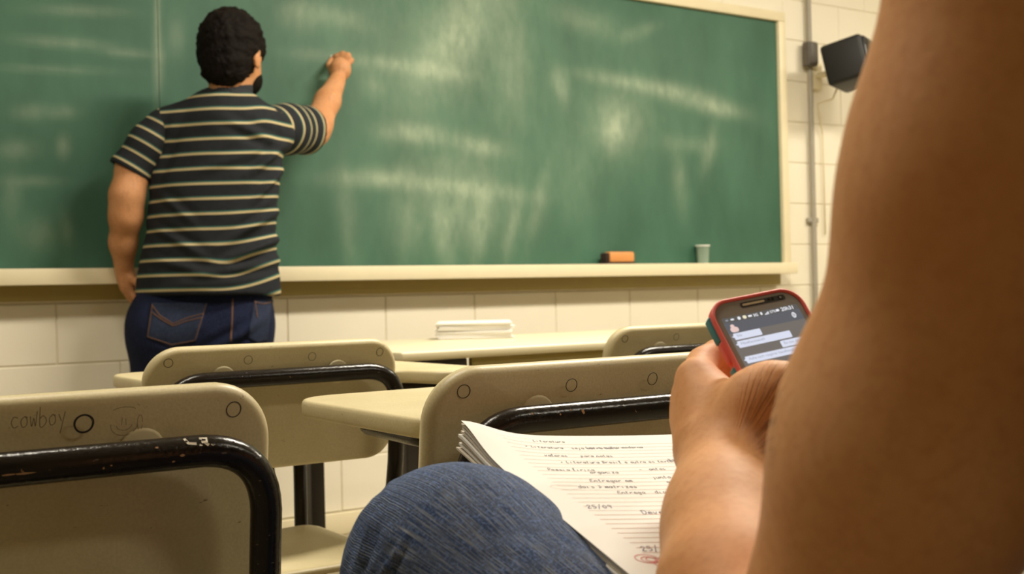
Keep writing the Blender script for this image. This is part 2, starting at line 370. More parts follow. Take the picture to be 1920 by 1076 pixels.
# items on the tray
ez = BZ0
e = PY(1158, 493, WY-.075); er = thing('board_eraser', 'orange wooden board eraser on the chalk tray left of the pale cup', 'eraser', (e[0], WY-.075, ez))
MB().box((0.01, 0, .036), (.135, .045, .045), .008).build('eraser_body', M['orange'], er); MB().box((0, 0, .008), (.16, .05, .014), .004).build('felt_pad', M['felt'], er)
MB().box((-.068, 0, .034), (.02, .045, .04), .006).build('end_cap', M['felt'], er)
e = PY(1318, 492, WY-.06); cup = thing('plastic_cup', 'small pale translucent cup at the right end of the chalk tray', 'cup', (e[0], WY-.06, ez))
prof = [(.0, 0), (.024, 0), (.026, .01), (.031, .085), (.033, .088), (.030, .086), (.024, .012), (0, .012)]
def lathe(prof, n=24):
    V = []; F = []
    for r, z in prof:
        for k in range(n): V.append((r*math.cos(2*PI*k/n), r*math.sin(2*PI*k/n), z))
    for i in range(len(prof)-1):
        for k in range(n): F.append((i*n+k, i*n+(k+1) % n, (i+1)*n+(k+1) % n, (i+1)*n+k))
    return V, F
V, F = lathe(prof); link('cup_wall', mesh_from('cup_wall', V, F, True, M['cup']), cup)
MB().cyl((0, 0, .084), (0, 0, .089), .034, 24, .033).build('rim', M['chalk'], cup)

# conduit + switch box + wall speaker
cx = PY(1517, 300, WY)[0]
cn = thing('conduit', 'thin grey vertical conduit pipe on the wall right of the chalkboard', 'pipe', (cx, WY-.02, 0))
MB().cyl((0, 0, .08), (0, 0, CEIL-.001), .013, 16).build('pipe', M['conduit'], cn)
for z in (.5, 1.2, 2.5): MB().box((0, .008, z), (.07, .02, .025), .004).build('clamp', M['conduit'], cn)
q = PY(1519, 102, WY-.04); sb = thing('junction_box', 'small dark box on the grey conduit right of the chalkboard', 'electrical box', (q[0], WY-.04, q[2]))
MB().box((0, 0, 0), (.065, .05, .12), .01, 3).build('box_body', M['boxgrey'], sb); MB().box((0, -.027, 0), (.05, .006, .1), .003).build('cover', M['boxgrey'], sb)
q = PY(1582, 118, WY-.25); sp = thing('wall_speaker', 'black speaker box bracketed high on the front wall, half hidden by the arm', 'speaker', (q[0]+.06, WY-.25, q[2]))
rot = Matrix.Rotation(math.radians(24), 4, 'Z') @ Matrix.Rotation(math.radians(-12), 4, 'X')
MB().box((0, 0, 0), (.28, .2, .2), .02, 3, rot).build('cabinet', M['speaker'], sp)
g = MB(); g.box((0, -.104, 0), (.25, .012, .17), .005, 2); 
for v in g.bm.verts: v.co = rot @ v.co
g.build('grille', M['gunmetal'], sp)
MB().cyl((0, .08, -.02), (0, .215, -.02), .014).build('bracket_arm', M['frame'], sp); MB().box((0, .235, -.02), (.09, .02, .13), .004).build('wall_plate', M['frame'], sp)
V, F = tube(fillet([(-.03, .06, -.09), (-.05, .08, -.16), (-.02, .2, -.16), (.05, .236, -.3), (.05, .236, -.8)], .02), .004, 8); link('cable', mesh_from('cable', V, F, True, M['frame']), sp)

# ceiling lamps; the unseen rear row is added fill for the chair backs
for i, (lx, ly, pw) in enumerate(LAMPS):
    side = ['left', 'middle', 'right'][i % 3]; row = ['front', 'added rear fill'][i//3]; side = side if i < 3 else ['left', 'right'][i-3]
    t = thing('ceiling_lamp', f'twin-tube fluorescent lamp, {side} of the {row} row on the ceiling', 'lamp', (lx, ly, CEIL-.1), 'fluorescent ceiling lamps')
    MB().box((0, 0, .07), (1.32, .3, .06), .01).build('lamp_housing', M['ceiling'], t)
    for s in (-.07, .07): MB().cyl((-.6, s, .02), (.6, s, .02), .013, 12).build('fluorescent_tube', M['tube_light'], t)
    for s in (-.62, .62): MB().box((s, 0, .028), (.03, .2, .05), .004).build('lamp_holder', M['ceiling'], t)

# ------------------------------------------------------------------ teacher's desk
dk0 = P(1000, 656, 2.84)[:2]; DYN = dk0[1]; DL, DR = .82+.63, 3.2
DYN = float(dk0[1]); DL = float(PY(752, 670, DYN)[0])
dsk = thing('teacher_desk', 'long cream-topped desk with olive front panel below the chalkboard', 'desk', ((DL+DR)/2, DYN+.33, 0))
dw = DR-DL
MB().box((0, 0, .74), (dw, .66, .022), .006, 3).build('desktop', M['desk'], dsk)
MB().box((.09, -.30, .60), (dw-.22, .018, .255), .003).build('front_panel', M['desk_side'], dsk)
MB().box((-dw/2+.1, -.29, .705), (.18, .03, .045), .003).build('frame_rail', M['darkmetal'], dsk)
for sx in (-1, 1):
    for sy in (-1, 1):
        MB().box((sx*(dw/2-.05), sy*.27, .365), (.04, .04, .728), .003).build('leg', M['darkmetal'], dsk)
q = P(890, 622, 3.45)  # white slabs added in place of the lamp's reflection glowing on the desktop
pp = thing('glare_stack', 'white stack standing in for lamp glare at the back of the cream desk', 'glare stand-in', (q[0], q[1], .752))
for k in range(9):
    MB().box((random.uniform(-.004, .004), random.uniform(-.004, .004), .0025+k*.005), (.215, .29, .0048), .0008, 1, Matrix.Rotation(math.radians(-31+random.uniform(-2, 2)), 4, 'Z')).build('glare_slab', M['paper'], pp)

# ------------------------------------------------------------------ student chairs
BW, BH, BR = .40, .19, .058; BTOP = .812; LEAN = math.radians(7)
def back_y(x, z):
    """rear face of the backrest, local: y forward, z from the backrest centre"""
    return .014*(x/.2)**2 + .004*(1-(z/.095)**2)
def back_to_local(x, y, z):
    zc = BTOP-BH/2
    return np.array([x, y*math.cos(LEAN)-(z-BH/2)*math.sin(LEAN)*1.0, zc+z*math.cos(LEAN)+y*math.sin(LEAN)])
def backrest_mesh():
    V = []; F = []; EDGE = .010
    def ol(t): return np.array(rrect(BW-2*t, BH-2*t, [.052-t, .052-t, .05-t, .05-t], 12))
    n = len(ol(0)); prof = [(ol(EDGE)*q, 0.0) for q in (.03, .3, .55, .75, .9, 1.0)]
    for a in (15, 30, 45, 60, 75, 90):
        a = math.radians(a); prof.append((ol(EDGE*(1-math.sin(a))), .011*(1-math.cos(a))))
    R = len(prof)
    for yo in (0.0, .0065):
        for o, cy in prof:
            if yo: o = o*.994
            for p in o: V.append(back_to_local(p[0], back_y(p[0], p[1])+cy+yo, p[1]))
    for side in (0, 1):
        b = side*R*n
        for i in range(R-1):
            for k in range(n): F.append((b+i*n+k, b+i*n+(k+1) % n, b+(i+1)*n+(k+1) % n, b+(i+1)*n+k))
        F.append(tuple(b+k for k in range(n)))
    for k in range(n): F.append(((R-1)*n+k, (R-1)*n+(k+1) % n, (2*R-1)*n+(k+1) % n, (2*R-1)*n+k))
    return V, F
def seat_mesh():
    out = np.array(rrect(.42, .40, [.07, .07, .04, .04], 10)); n = len(out); V = []; F = []
    rings = [.2, .45, .7, .85, .94, 1.0]
    def zf(p): return .012*(p[0]/.21)**2 - .010*max(0, (p[1]-.1)/.1)**2 + .006*max(0, (-p[1]-.1)/.1)**2
    for side, zo in ((0, 0), (1, -.008)):
        for s in rings:
            for p in out*s: V.append((p[0], p[1]+.235, .455+zf(p)-.006*max(0, (s-.9)/.1)**2+zo))
    R = len(rings)
    for side in (0, 1):
        b = side*R*n
        for i in range(R-1):
            for k in range(n):
                q = (b+i*n+k, b+i*n+(k+1) % n, b+(i+1)*n+(k+1) % n, b+(i+1)*n+k); F.append(q[::-1] if side else q)
        V.append((0, .235, .455+(0 if side == 0 else -.008))); c = len(V)-1
        for k in range(n): F.append((c, b+(k+1) % n, b+k) if side else (c, b+k, b+(k+1) % n))
    for k in range(n):
        a, b2 = (R-1)*n+k, (R-1)*n+(k+1) % n; c, d = (2*R-1)*n+k, (2*R-1)*n+(k+1) % n; F.append((a, c, d, b2))
    return V, F
def tablet_outline(xl=-.15, xr=.425):
    c = [(-.145, .19), (-.135, .46), (-.06, .525), (.30, .53), (.43, .50), (.43, .02), (.27, .02), (.22, .12), (.05, .165), (-.09, .165)]
    rs = [.05, .12, .1, .1, .06, .05, .05, .09, .1]
    pts = fillet([(xl+.04, .168)]+[np.array(p) for p in [(xl, .17), (xl, .535), (xr-.02, .535), (xr, .06), (xr-.12, .06), (xr-.15, .165)]]+[(xl+.05, .168)], [.03, .075, .09, .04, .04, .04], 8)
    pts = [tuple(p) for p in pts]
    a = np.array(pts); keep = [0]
    for i in range(1, len(a)):
        if np.linalg.norm(a[i]-a[keep[-1]]) > .003: keep.append(i)
    a = a[keep]
    if np.linalg.norm(a[0]-a[-1]) < .003: a = a[:-1]
    ar = np.sum(a[:, 0]*np.roll(a[:, 1], -1)-np.roll(a[:, 0], -1)*a[:, 1])
    return a if ar > 0 else a[::-1]
def leanp(x, z, y=-.018):
    """point in the slanted plane of the back tube; z measured from the floor"""
    return np.array([x, y+(BTOP-z)*-math.tan(LEAN)*-1*0 + (z-(BTOP))*-math.tan(LEAN) if z > .45 else y+.045, z])
PLUGS = (-.168, -.054, .046, .164)
def make_chair(label, tablet=True, xl=-.125, xr=.425):
    t = thing('school_chair', label, 'chair', (0, 0, 0))
    V, F = backrest_mesh(); link('backrest', recalc(mesh_from('backrest', V, F, True, M['plastic'])), t)
    zt = BTOP-.047
    bars = [(-.18, .034, .012), (-.18, .026, .50), (-.18, .0, .62), (-.18, -.016, zt), (.18, -.016, zt), (.18, .0, .62), (.18, .026, .50), (.18, .034, .012)]
    tube_obj('back_tube', fillet(bars, [.05, .05, .052, .052, .05, .05], 10), .0125, M['black'], t, 20)
    V, F = seat_mesh(); link('seat', recalc(mesh_from('seat', V, F, True, M['plastic'])), t)
    for sx in (-1, 1):
        top = .445 if (sx < 0 or not tablet) else .727
        V, F = merge([tube([(sx*.205, .435, .012), (sx*.205, .43, top)], .0125, 14)]); link('leg', mesh_from('leg', V, F, True, M['black']), t)
        MB().box((sx*.205, .225, .43), (.024, .41, .024), .004).build('seat_rail', M['black'], t)
        MB().box((sx*.195, .23, .14), (.02, .40, .02), .004).build('foot_rail', M['black'], t)
        for yy in (.034, .435): MB().cyl((sx*(.18 if yy < .1 else .205), yy, 0), (sx*(.18 if yy < .1 else .205), yy, .022), .016, 14).build('rubber_foot', M['gunmetal'], t)
    MB().cyl((-.2, .40, .425), (.2, .40, .425), .010).build('cross_tube', M['black'], t)
    if tablet:
        o = tablet_outline(xl, xr); V, F = prism(o, .729, .751, .006); tb = link('tablet', mesh_from('tablet', V, F, True, M['plastic']), t); tb.data.set_sharp_from_angle(angle=math.radians(50))
        tube_obj('tablet_frame', fillet([(.205, .43, .719), (xl+.06, .45, .719), (xl+.045, .215, .719), (xr-.12, .235, .719), (xr-.06, .10, .719)], [.05, .05, .05], 8), .010, M['black'], t, 12)
        tube_obj('tablet_frame', fillet([(.18, .02, .50), (xr-.12, .05, .60), (xr-.06, .08, .715), (xr-.06, .30, .719)], [.04, .04], 8), .011, M['black'], t, 12)
        tube_obj('tablet_frame', [(.15, .44, .44), (.15, .44, .72)], .008, M['black'], t, 10)
    for x in PLUGS:
        z = BH/2-.021; c = back_to_local(x, back_y(x, z)-.0002, z)
        nrm = Matrix.Rotation(-math.atan(.028*x/.04)*1.0, 3, 'Z') @ Matrix.Rotation(LEAN, 3, 'X')
        r0, r1 = .0059, .0065; V = []; F = []
        for k in range(28):
            a = 2*PI*k/28
            for r, yy in ((r0, .0), (r1, .0), (r1, -.0004), (r0, -.0004)): 
                xx = x+r*math.cos(a); z2 = z+r*math.sin(a); V.append(back_to_local(xx, back_y(xx, z2)+yy, z2))
        for k in range(28):
            j = (k+1) % 28
            for q in range(4): F.append((k*4+q, k*4+(q+1) % 4, j*4+(q+1) % 4, j*4+q))
        pl = link('plug', mesh_from('plug', V, F, False, M['pen']), t)
    for x in (-.09, .09):
        V = []; F = []; n = 24; zc = BH/2-.047
        for r, yy in ((.0185, .0005), (.018, -.0010), (.016, -.0016), (0.0001, -.0018)):
            for k in range(n):
                a = 2*PI*k/n; xx = x+r*math.cos(a); z2 = zc+r*math.sin(a); V.append(back_to_local(xx, back_y(xx, z2)+yy, z2))
        for i in range(3):
            for k in range(n): F.append((i*n+k, (i+1)*n+k, (i+1)*n+(k+1) % n, i*n+(k+1) % n))
        link('screw_boss', mesh_from('screw_boss', V, F, True, M['bossm']), t)
    return t
M['bossm'] = simple('pale_boss_plastic', (.74, .66, .44), .4, .05, 30)
def copy_tree(o, parent=None):
    c = o.copy(); COL.objects.link(c)
    if parent: c.parent = parent
    for ch in [x for x in o.children]: copy_tree(ch, c)
    return c
chA = make_chair('cream school chair at the lower left with cowboy scratched on its backrest', True, -.15, .20)
ROW1, ROW2 = .892, 1.63
GR = 'cream tablet-arm school chairs'
chB = make_chair('cream school chair directly behind the notebook, in front of the knee')
chM = copy_tree(chB); chM['label'] = 'cream school chair in front of the standing teacher, between the two nearest chairs'
chC = make_chair('cream school chair farthest right, its backrest beside the phone', True, .20, .43)
for c, x, y in ((chA, .168, ROW1), (chB, .715, ROW1), (chM, .677, ROW2), (chC, 1.501, ROW2)):
    c.location = (x, y, 0); c['group'] = GR
chS = make_chair('cream school chair under the seated student', False); chS.location = (.585, .0, 0); chS['group'] = GR

# --- pen and scratch marks
GL = {  # stroke glyphs, box 0..1 wide (x), 0..1 x-height
 'a': [[(.8, .8), (.4, 1), (.1, .5), (.4, 0), (.8, .4), (.8, 1), (.85, .1), (1, 0)]], 'b': [[(.1, 1.8), (.1, 0), (.6, 0), (.9, .5), (.5, .95), (.1, .7)]], 'c': [[(.9, .9), (.4, 1), (.1, .5), (.4, 0), (.95, .15)]],
 'd': [[(.8, .8), (.4, 1), (.1, .5), (.4, 0), (.8, .3), (.85, 1.8), (.85, 0)]], 'e': [[(.1, .5), (.8, .6), (.6, 1), (.2, .8), (.15, .3), (.5, 0), (.95, .2)]], 'g': [[(.8, .8), (.4, 1), (.1, .5), (.5, .1), (.8, .9), (.7, -.7), (.2, -.6)]],
 'i': [[(.3, .9), (.3, .1), (.6, 0)], [(.3, 1.3), (.35, 1.35)]], 'j': [[(.5, 1), (.5, -.6), (.1, -.6)]], 'l': [[(.2, .2), (.5, 1.8), (.2, 1.6), (.3, 0), (.6, .1)]], 'm': [[(0, 0), (.1, 1), (.2, .3), (.35, 1), (.5, 0), (.6, .8), (.8, 1), (.95, 0)]],
 'n': [[(.05, 0), (.1, 1), (.2, .5), (.5, 1), (.75, .7), (.8, 0), (1, .1)]], 'o': [[(.5, 1), (.1, .6), (.3, 0), (.8, .2), (.8, .8), (.5, 1), (.9, .9)]], 'p': [[(.1, 1), (.1, -.8)], [(.1, .7), (.5, 1), (.8, .5), (.4, 0), (.1, .3)]],
 'r': [[(.1, 0), (.15, 1), (.3, .7), (.7, 1), (.9, .8)]], 's': [[(.8, .9), (.3, .9), (.3, .6), (.8, .4), (.7, 0), (.1, .1)]], 't': [[(.4, 1.6), (.35, .1), (.7, 0)], [(.05, 1.1), (.8, 1.15)]], 'u': [[(.1, 1), (.15, .1), (.6, 0), (.8, 1), (.85, .1), (1, 0)]],
 'v': [[(.05, 1), (.4, 0), (.8, 1)]], 'w': [[(.05, 1), (.25, 0), (.5, .8), (.7, 0), (.9, 1.4)]], 'x': [[(.1, 1), (.8, 0)], [(.8, 1), (.1, 0)]], 'y': [[(.1, 1), (.45, .3)], [(.9, 1.2), (.3, -.9)]], 'z': [[(.1, 1), (.8, 1), (.1, 0), (.9, 0)]],
 'L': [[(.2, 1.7), (.1, 0), (.8, .05)]], 'A': [[(0, 0), (.45, 1.8), (.9, 0)], [(.2, .7), (.75, .7)]], 'E': [[(.9, 1.7), (.2, 1.6), (.15, .9), (.7, .95)], [(.15, .9), (.1, 0), (.9, .1)]], 'D': [[(.2, 1.6), (.15, 0), (.8, .3), (.95, 1.1), (.5, 1.7), (-.1, 1.5)]], 'P': [[(.2, 0), (.2, 1.7), (.8, 1.5), (.7, .9), (.2, .8)]],
 'B': [[(.2, 0), (.2, 1.7), (.8, 1.4), (.2, .9), (.9, .5), (.2, 0)]], '0': [[(.5, 1.6), (.1, .8), (.5, 0), (.9, .8), (.5, 1.6)]], '1': [[(.5, 1.6), (.5, 0)]], '2': [[(.1, 1.3), (.5, 1.6), (.8, 1.2), (.1, 0), (.9, .05)]], '3': [[(.1, 1.6), (.8, 1.4), (.4, .9), (.9, .5), (.1, 0)]],
 '5': [[(.9, 1.6), (.3, 1.6), (.2, .9), (.8, .8), (.7, .1), (.1, 0)]], '9': [[(.8, 1.2), (.4, 1.6), (.15, 1.2), (.5, .9), (.85, 1.4), (.6, 0)]], '/': [[(.1, -.4), (.8, 2.0)]], '-': [[(.1, .5), (.9, .5)]], '*': [[(.2, .3), (.7, .8)], [(.2, .8), (.7, .3)]], ' ': []}
def smooth_line(pts, n=5):
    p = np.array(pts, float)
    if len(p) < 3: return [tuple(a) for a in np.linspace(p[0], p[-1], 6)]
    q = np.vstack([2*p[0]-p[1], p, 2*p[-1]-p[-2]]); out = []
    for i in range(1, len(q)-2):
        for k in range(n):
            t = k/n; out.append(tuple(.5*((2*q[i])+(-q[i-1]+q[i+1])*t+(2*q[i-1]-5*q[i]+4*q[i+1]-q[i+2])*t*t+(-q[i-1]+3*q[i]-3*q[i+1]+q[i+2])*t**3)))
    out.append(tuple(p[-1])); return out
def text_strokes(s, x, y, h, slant=.15, jit=.0, wd=.8):
    out = []
    for ch in s:
        for st in GL.get(ch, []):
            jx = random.uniform(-jit, jit)*h
            out.append([(x+(a*wd+b*slant)*h+jx, y+b*h) for a, b in smooth_line(st)])
        x += h*wd*(1.15 if ch != ' ' else .9)
    return out
def ribbons(strokes, surf, wd):
    """thin raised ink lines following a surface function (x, y) -> point"""
    V = []; F = []
    for st in strokes:
        st = [np.array(p) for p in st]; b = len(V)
        for i, p in enumerate(st):
            d = st[min(i+1, len(st)-1)]-st[max(i-1, 0)]; L = np.linalg.norm(d); d = d/L if L > 1e-9 else np.array([1., 0]); nn = np.array([-d[1], d[0]])*wd/2
            V.append(surf(*(p+nn))); V.append(surf(*(p-nn)))
        for i in range(len(st)-1): F.append((b+2*i, b+2*i+1, b+2*i+3, b+2*i+2))
    return V, F
backsurf = lambda x, z: back_to_local(x, back_y(x, z)-.0005, z)
def bxz(px, py, ch):   # pixel to backrest coordinates
    q = PY(px, py, ch.location[1]+.006); return q[0]-ch.location[0], (q[2]-(BTOP-BH/2))/math.cos(LEAN)
s = []
x, z = bxz(18, 800, chA); s += text_strokes('cowboy', x, z-.001, .0078, .0, 0, .72)
V, F = ribbons(s, backsurf, .0006); link('pencil_writing', mesh_from('pencil_writing', V, F, False, M['pencil']), chA)
x, z = .046, BH/2-.021; s = [[(x+(.0070+.0002*math.sin(3*a))*math.cos(a), z+.0068*math.sin(a)) for a in np.linspace(0, 2*PI+.5, 40)]]
V, F = ribbons(s, backsurf, .0011); link('pen_circle', mesh_from('pen_circle', V, F, False, M['pen']), chA)
x, z = bxz(233, 798, chA)
def arc(cx, cy, rx, ry, a0, a1, n=18): return [(cx+rx*math.cos(math.radians(a)), cy+ry*math.sin(math.radians(a))) for a in np.linspace(a0, a1, n)]
s = [arc(x, z, .010, .008, 170, 370), arc(x, z+.001, .006, .005, 190, 350), [(x-.002, z), (x-.0015, z+.006)], [(x+.0015, z), (x+.001, z+.005)], arc(x+.012, z+.001, .002, .006, 0, 340), arc(x, z+.011, .009, .003, 20, 160)]
q1 = bxz(2, 850, chA); q2 = bxz(84, 843, chA); q3 = bxz(86, 858, chA); s += [[q1, q2, q3]]
V, F = ribbons(s, backsurf, .0004); link('pencil_doodle', mesh_from('pencil_doodle', V, F, False, M['pencil']), chA)
# white LA scratched into the tube of the nearest chair
def tubesurf(x, a): return np.array([x, -.016-.0127*math.cos(a/.0125), BTOP-.047+.0127*math.sin(a/.0125)])
xx = PY(352, 840, ROW1-.03)[0]-chA.location[0]
s = [[(xx, .0135), (xx+.002, .0085), (xx+.008, .0075)], [(xx+.011, .0055), (xx+.0120, .0125), (xx+.0165, .0118), (xx+.0160, .0085), (xx+.012, .0085)], [(xx+.014, .0085), (xx+.0170, .0055)], [(xx+.0195, .005), (xx+.020, .0058)]]
V, F = ribbons(s, tubesurf, .0022); link('scratched_letters', mesh_from('scratched_letters', V, F, False, M['scratch']), chA)
def chips(ch, spots):
    parts = []
    for px, py, w_, h_ in spots:
        x = PY(px, py, ch.location[1]-.03)[0]-ch.location[0]; a0 = .0125*math.asin(max(-.95, min(.95, (PY(px, py, ch.location[1]-.03)[2]-(BTOP-.047))/.0125)))
        pts = [(x+w_*math.cos(t)*random.uniform(.6, 1.1), a0+h_*math.sin(t)*random.uniform(.6, 1.1)) for t in np.linspace(0, 2*PI, 9)[:-1]]
        b = [tubesurf(*p) for p in pts]; parts.append((b, [tuple(range(8))]))
    V, F = merge(parts); o = link('paint_chip', mesh_from('paint_chip', V, F, False, M['chipm']), ch); o['kind'] = 'stuff'
M['chipm'] = simple('rusty_primer', (.42, .24, .12), .8, .25, 300)
chips(chA, [(297, 840, .0016, .0008), (343, 854, .0018, .0012), (327, 866, .0012, .0008), (196, 878, .001, .001), (45, 888, .008, .0008), (15, 891, .006, .0007), (210, 873, .0012, .0006)])
chips(chB, [(1096, 771, .0022, .0028), (1074, 769, .0012, .0008), (1002, 776, .0014, .0012), (1053, 777, .001, .001)])

# ------------------------------------------------------------------ signed-distance bodies
class SDF:
    def __init__(s, lo, hi, h):
        s.lo = np.array(lo, float); s.h = h; s.n = np.ceil((np.array(hi)-s.lo)/h).astype(int)+1; s.D = np.full(tuple(s.n), 1.0, np.float32)
    def _win(s, lo, hi):
        a = np.maximum(0, np.floor((np.array(lo)-s.lo)/s.h).astype(int)); b = np.minimum(s.n, np.ceil((np.array(hi)-s.lo)/s.h).astype(int)+1)
        if np.any(b <= a): return None, None
        ax = [(s.lo[i]+s.h*np.arange(a[i], b[i])).astype(np.float32) for i in range(3)]
        return tuple(slice(a[i], b[i]) for i in range(3)), np.meshgrid(*ax, indexing='ij', sparse=True)
    def _apply(s, sl, d, k, sub):
        A = s.D[sl]
        if sub:   # smooth subtraction
            h = np.clip(.5-.5*(A+d)/k, 0, 1); s.D[sl] = A*(1-h)+(-d)*h+k*h*(1-h)
        else:
            h = np.clip(.5+.5*(A-d)/k, 0, 1); s.D[sl] = A*(1-h)+d*h-k*h*(1-h)
    def cap(s, a, b, r1, r2=None, k=.01, flat=None, sub=False):
        """tapered capsule; flat=(direction, factor) squashes its section"""
        a = np.array(a, float); b = np.array(b, float); r2 = r1 if r2 is None else r2; R = max(r1, r2)+k*1.5+.02
        sl, g = s._win(np.minimum(a, b)-R, np.maximum(a, b)+R)
        if sl is None: return s
        ba = b-a; L2 = float(ba@ba)+1e-12; p = [g[i]-a[i] for i in range(3)]
        t = np.clip((p[0]*ba[0]+p[1]*ba[1]+p[2]*ba[2])/L2, 0, 1); q = [p[i]-t*ba[i] for i in range(3)]; rad = r1+(r2-r1)*t
        if flat is not None:
            u = np.array(flat[0], float); u /= np.linalg.norm(u); fct = flat[1]; c = q[0]*u[0]+q[1]*u[1]+q[2]*u[2]; e = 1/fct-1
            q = [q[i]+c*e*u[i] for i in range(3)]; L = np.sqrt(q[0]**2+q[1]**2+q[2]**2); d = (L-rad)*np.where(L > 1e-6, np.minimum(1, .5+.5*fct), 1)
        else: d = np.sqrt(q[0]**2+q[1]**2+q[2]**2)-rad
        s._apply(sl, d.astype(np.float32), k, sub); return s
    def chain(s, pts, rs, k=.01, flat=None, sub=False):
        for i in range(len(pts)-1): s.cap(pts[i], pts[i+1], rs[i], rs[i+1], k, flat, sub)
        return s
    def ell(s, c, radii, axes=None, k=.01, sub=False):
        c = np.array(c, float); r = np.array(radii, float); A = np.eye(3) if axes is None else np.array(axes, float); R = r.max()+k*1.5+.02
        sl, g = s._win(c-R, c+R)
        if sl is None: return s
        p = [g[i]-c[i] for i in range(3)]; q = [p[0]*A[j][0]+p[1]*A[j][1]+p[2]*A[j][2] for j in range(3)]
        k0 = np.sqrt((q[0]/r[0])**2+(q[1]/r[1])**2+(q[2]/r[2])**2)+1e-9; k1 = np.sqrt((q[0]/r[0]**2)**2+(q[1]/r[1]**2)**2+(q[2]/r[2]**2)**2)+1e-9
        s._apply(sl, (k0*(k0-1)/k1).astype(np.float32), k, sub); return s
    def plane(s, p, n, k=.004, box=None):
        """cut away what lies on the +n side (inside the box, if given)"""
        n = np.array(n, float); n /= np.linalg.norm(n); p = np.array(p, float)
        sl, g = s._win(*(box if box else (s.lo-1, s.lo+s.n*s.h+1)))
        if sl is None: return s
        d = (g[0]-p[0])*n[0]+(g[1]-p[1])*n[1]+(g[2]-p[2])*n[2]; A = s.D[sl]; h = np.clip(.5-.5*(d-A)/k, 0, 1); h = 1-h
        s.D[sl] = np.maximum(A, d) + 0*h; return s
    def mesh(s, relax=2):
        D = s.D; S = D < 0; nx, ny, nz = D.shape
        c = S[:-1, :-1, :-1].astype(np.int8)
        for dx in (0, 1):
            for dy in (0, 1):
                for dz in (0, 1):
                    if dx+dy+dz: c = c+S[dx:nx-1+dx, dy:ny-1+dy, dz:nz-1+dz]
        act = np.argwhere((c > 0) & (c < 8)); idx = np.full(c.shape, -1, np.int32); idx[act[:, 0], act[:, 1], act[:, 2]] = np.arange(len(act))
        acc = np.zeros((len(act), 3)); cnt = np.zeros(len(act)); co = [(0, 0, 0), (1, 0, 0), (0, 1, 0), (1, 1, 0), (0, 0, 1), (1, 0, 1), (0, 1, 1), (1, 1, 1)]
        vals = [D[act[:, 0]+a, act[:, 1]+b, act[:, 2]+d] for a, b, d in co]
        for i, j in ((0, 1), (2, 3), (4, 5), (6, 7), (0, 2), (1, 3), (4, 6), (5, 7), (0, 4), (1, 5), (2, 6), (3, 7)):
            m = (vals[i] < 0) != (vals[j] < 0); t = np.where(m, vals[i]/(vals[i]-vals[j]+1e-12), 0); a = np.array(co[i], float); b = np.array(co[j], float)
            acc += m[:, None]*(a+(b-a)*t[:, None]); cnt += m
        V = s.lo+(act+acc/cnt[:, None])*s.h; F = []
        for ax in range(3):
            sl0 = [slice(None)]*3; sl1 = [slice(None)]*3; sl0[ax] = slice(0, -1); sl1[ax] = slice(1, None)
            ch = S[tuple(sl0)] != S[tuple(sl1)]; e = np.argwhere(ch); u, v = (ax+1) % 3, (ax+2) % 3
            ok = (e[:, u] > 0) & (e[:, v] > 0) & (e[:, u] < c.shape[u]) & (e[:, v] < c.shape[v]); e = e[ok]
            def at(du, dv):
                q = e.copy(); q[:, u] += du; q[:, v] += dv; return idx[q[:, 0], q[:, 1], q[:, 2]]
            Q = np.stack([at(-1, -1), at(0, -1), at(0, 0), at(-1, 0)], 1); inside = S[e[:, 0], e[:, 1], e[:, 2]]
            Q[~inside] = Q[~inside][:, ::-1]; F.append(Q)
        F = np.vstack(F); F = F[(F >= 0).all(1)]
        E = np.vstack([F[:, [0, 1]], F[:, [1, 2]], F[:, [2, 3]], F[:, [3, 0]]])
        for _ in range(relax):
            sm = np.zeros_like(V); ct = np.zeros(len(V))
            for i in range(3): sm[:, i] = np.bincount(E[:, 0], V[E[:, 1], i], len(V))+np.bincount(E[:, 1], V[E[:, 0], i], len(V))
            ct = np.bincount(E[:, 0], minlength=len(V))+np.bincount(E[:, 1], minlength=len(V)); V = V*.4+.6*sm/np.maximum(ct, 1)[:, None]
        return V, F
def np_mesh(name, V, F, mat, parent, attrs=None):
    off = np.zeros(3); p = parent
    while p is not None: off = off+np.array(p.location); p = p.parent
    V = np.asarray(V)-off; F = np.asarray(F); me = bpy.data.meshes.new(name); me.vertices.add(len(V)); me.vertices.foreach_set('co', V.astype(np.float32).ravel())
    me.loops.add(F.size); me.loops.foreach_set('vertex_index', F.astype(np.int32).ravel()); me.polygons.add(len(F))
    me.polygons.foreach_set('loop_start', np.arange(0, F.size, 4, dtype=np.int32)); me.update(calc_edges=True); me.validate()
    me.polygons.foreach_set('use_smooth', [True]*len(me.polygons)); me.materials.append(mat)
    for k, a in (attrs or {}).items():
        if a.ndim == 1: x = me.attributes.new(k, 'FLOAT', 'POINT'); x.data.foreach_set('value', a.astype(np.float32))
        else: x = me.attributes.new(k, 'FLOAT_VECTOR', 'POINT'); x.data.foreach_set('vector', a.astype(np.float32).ravel())
    return link(name, me, parent)
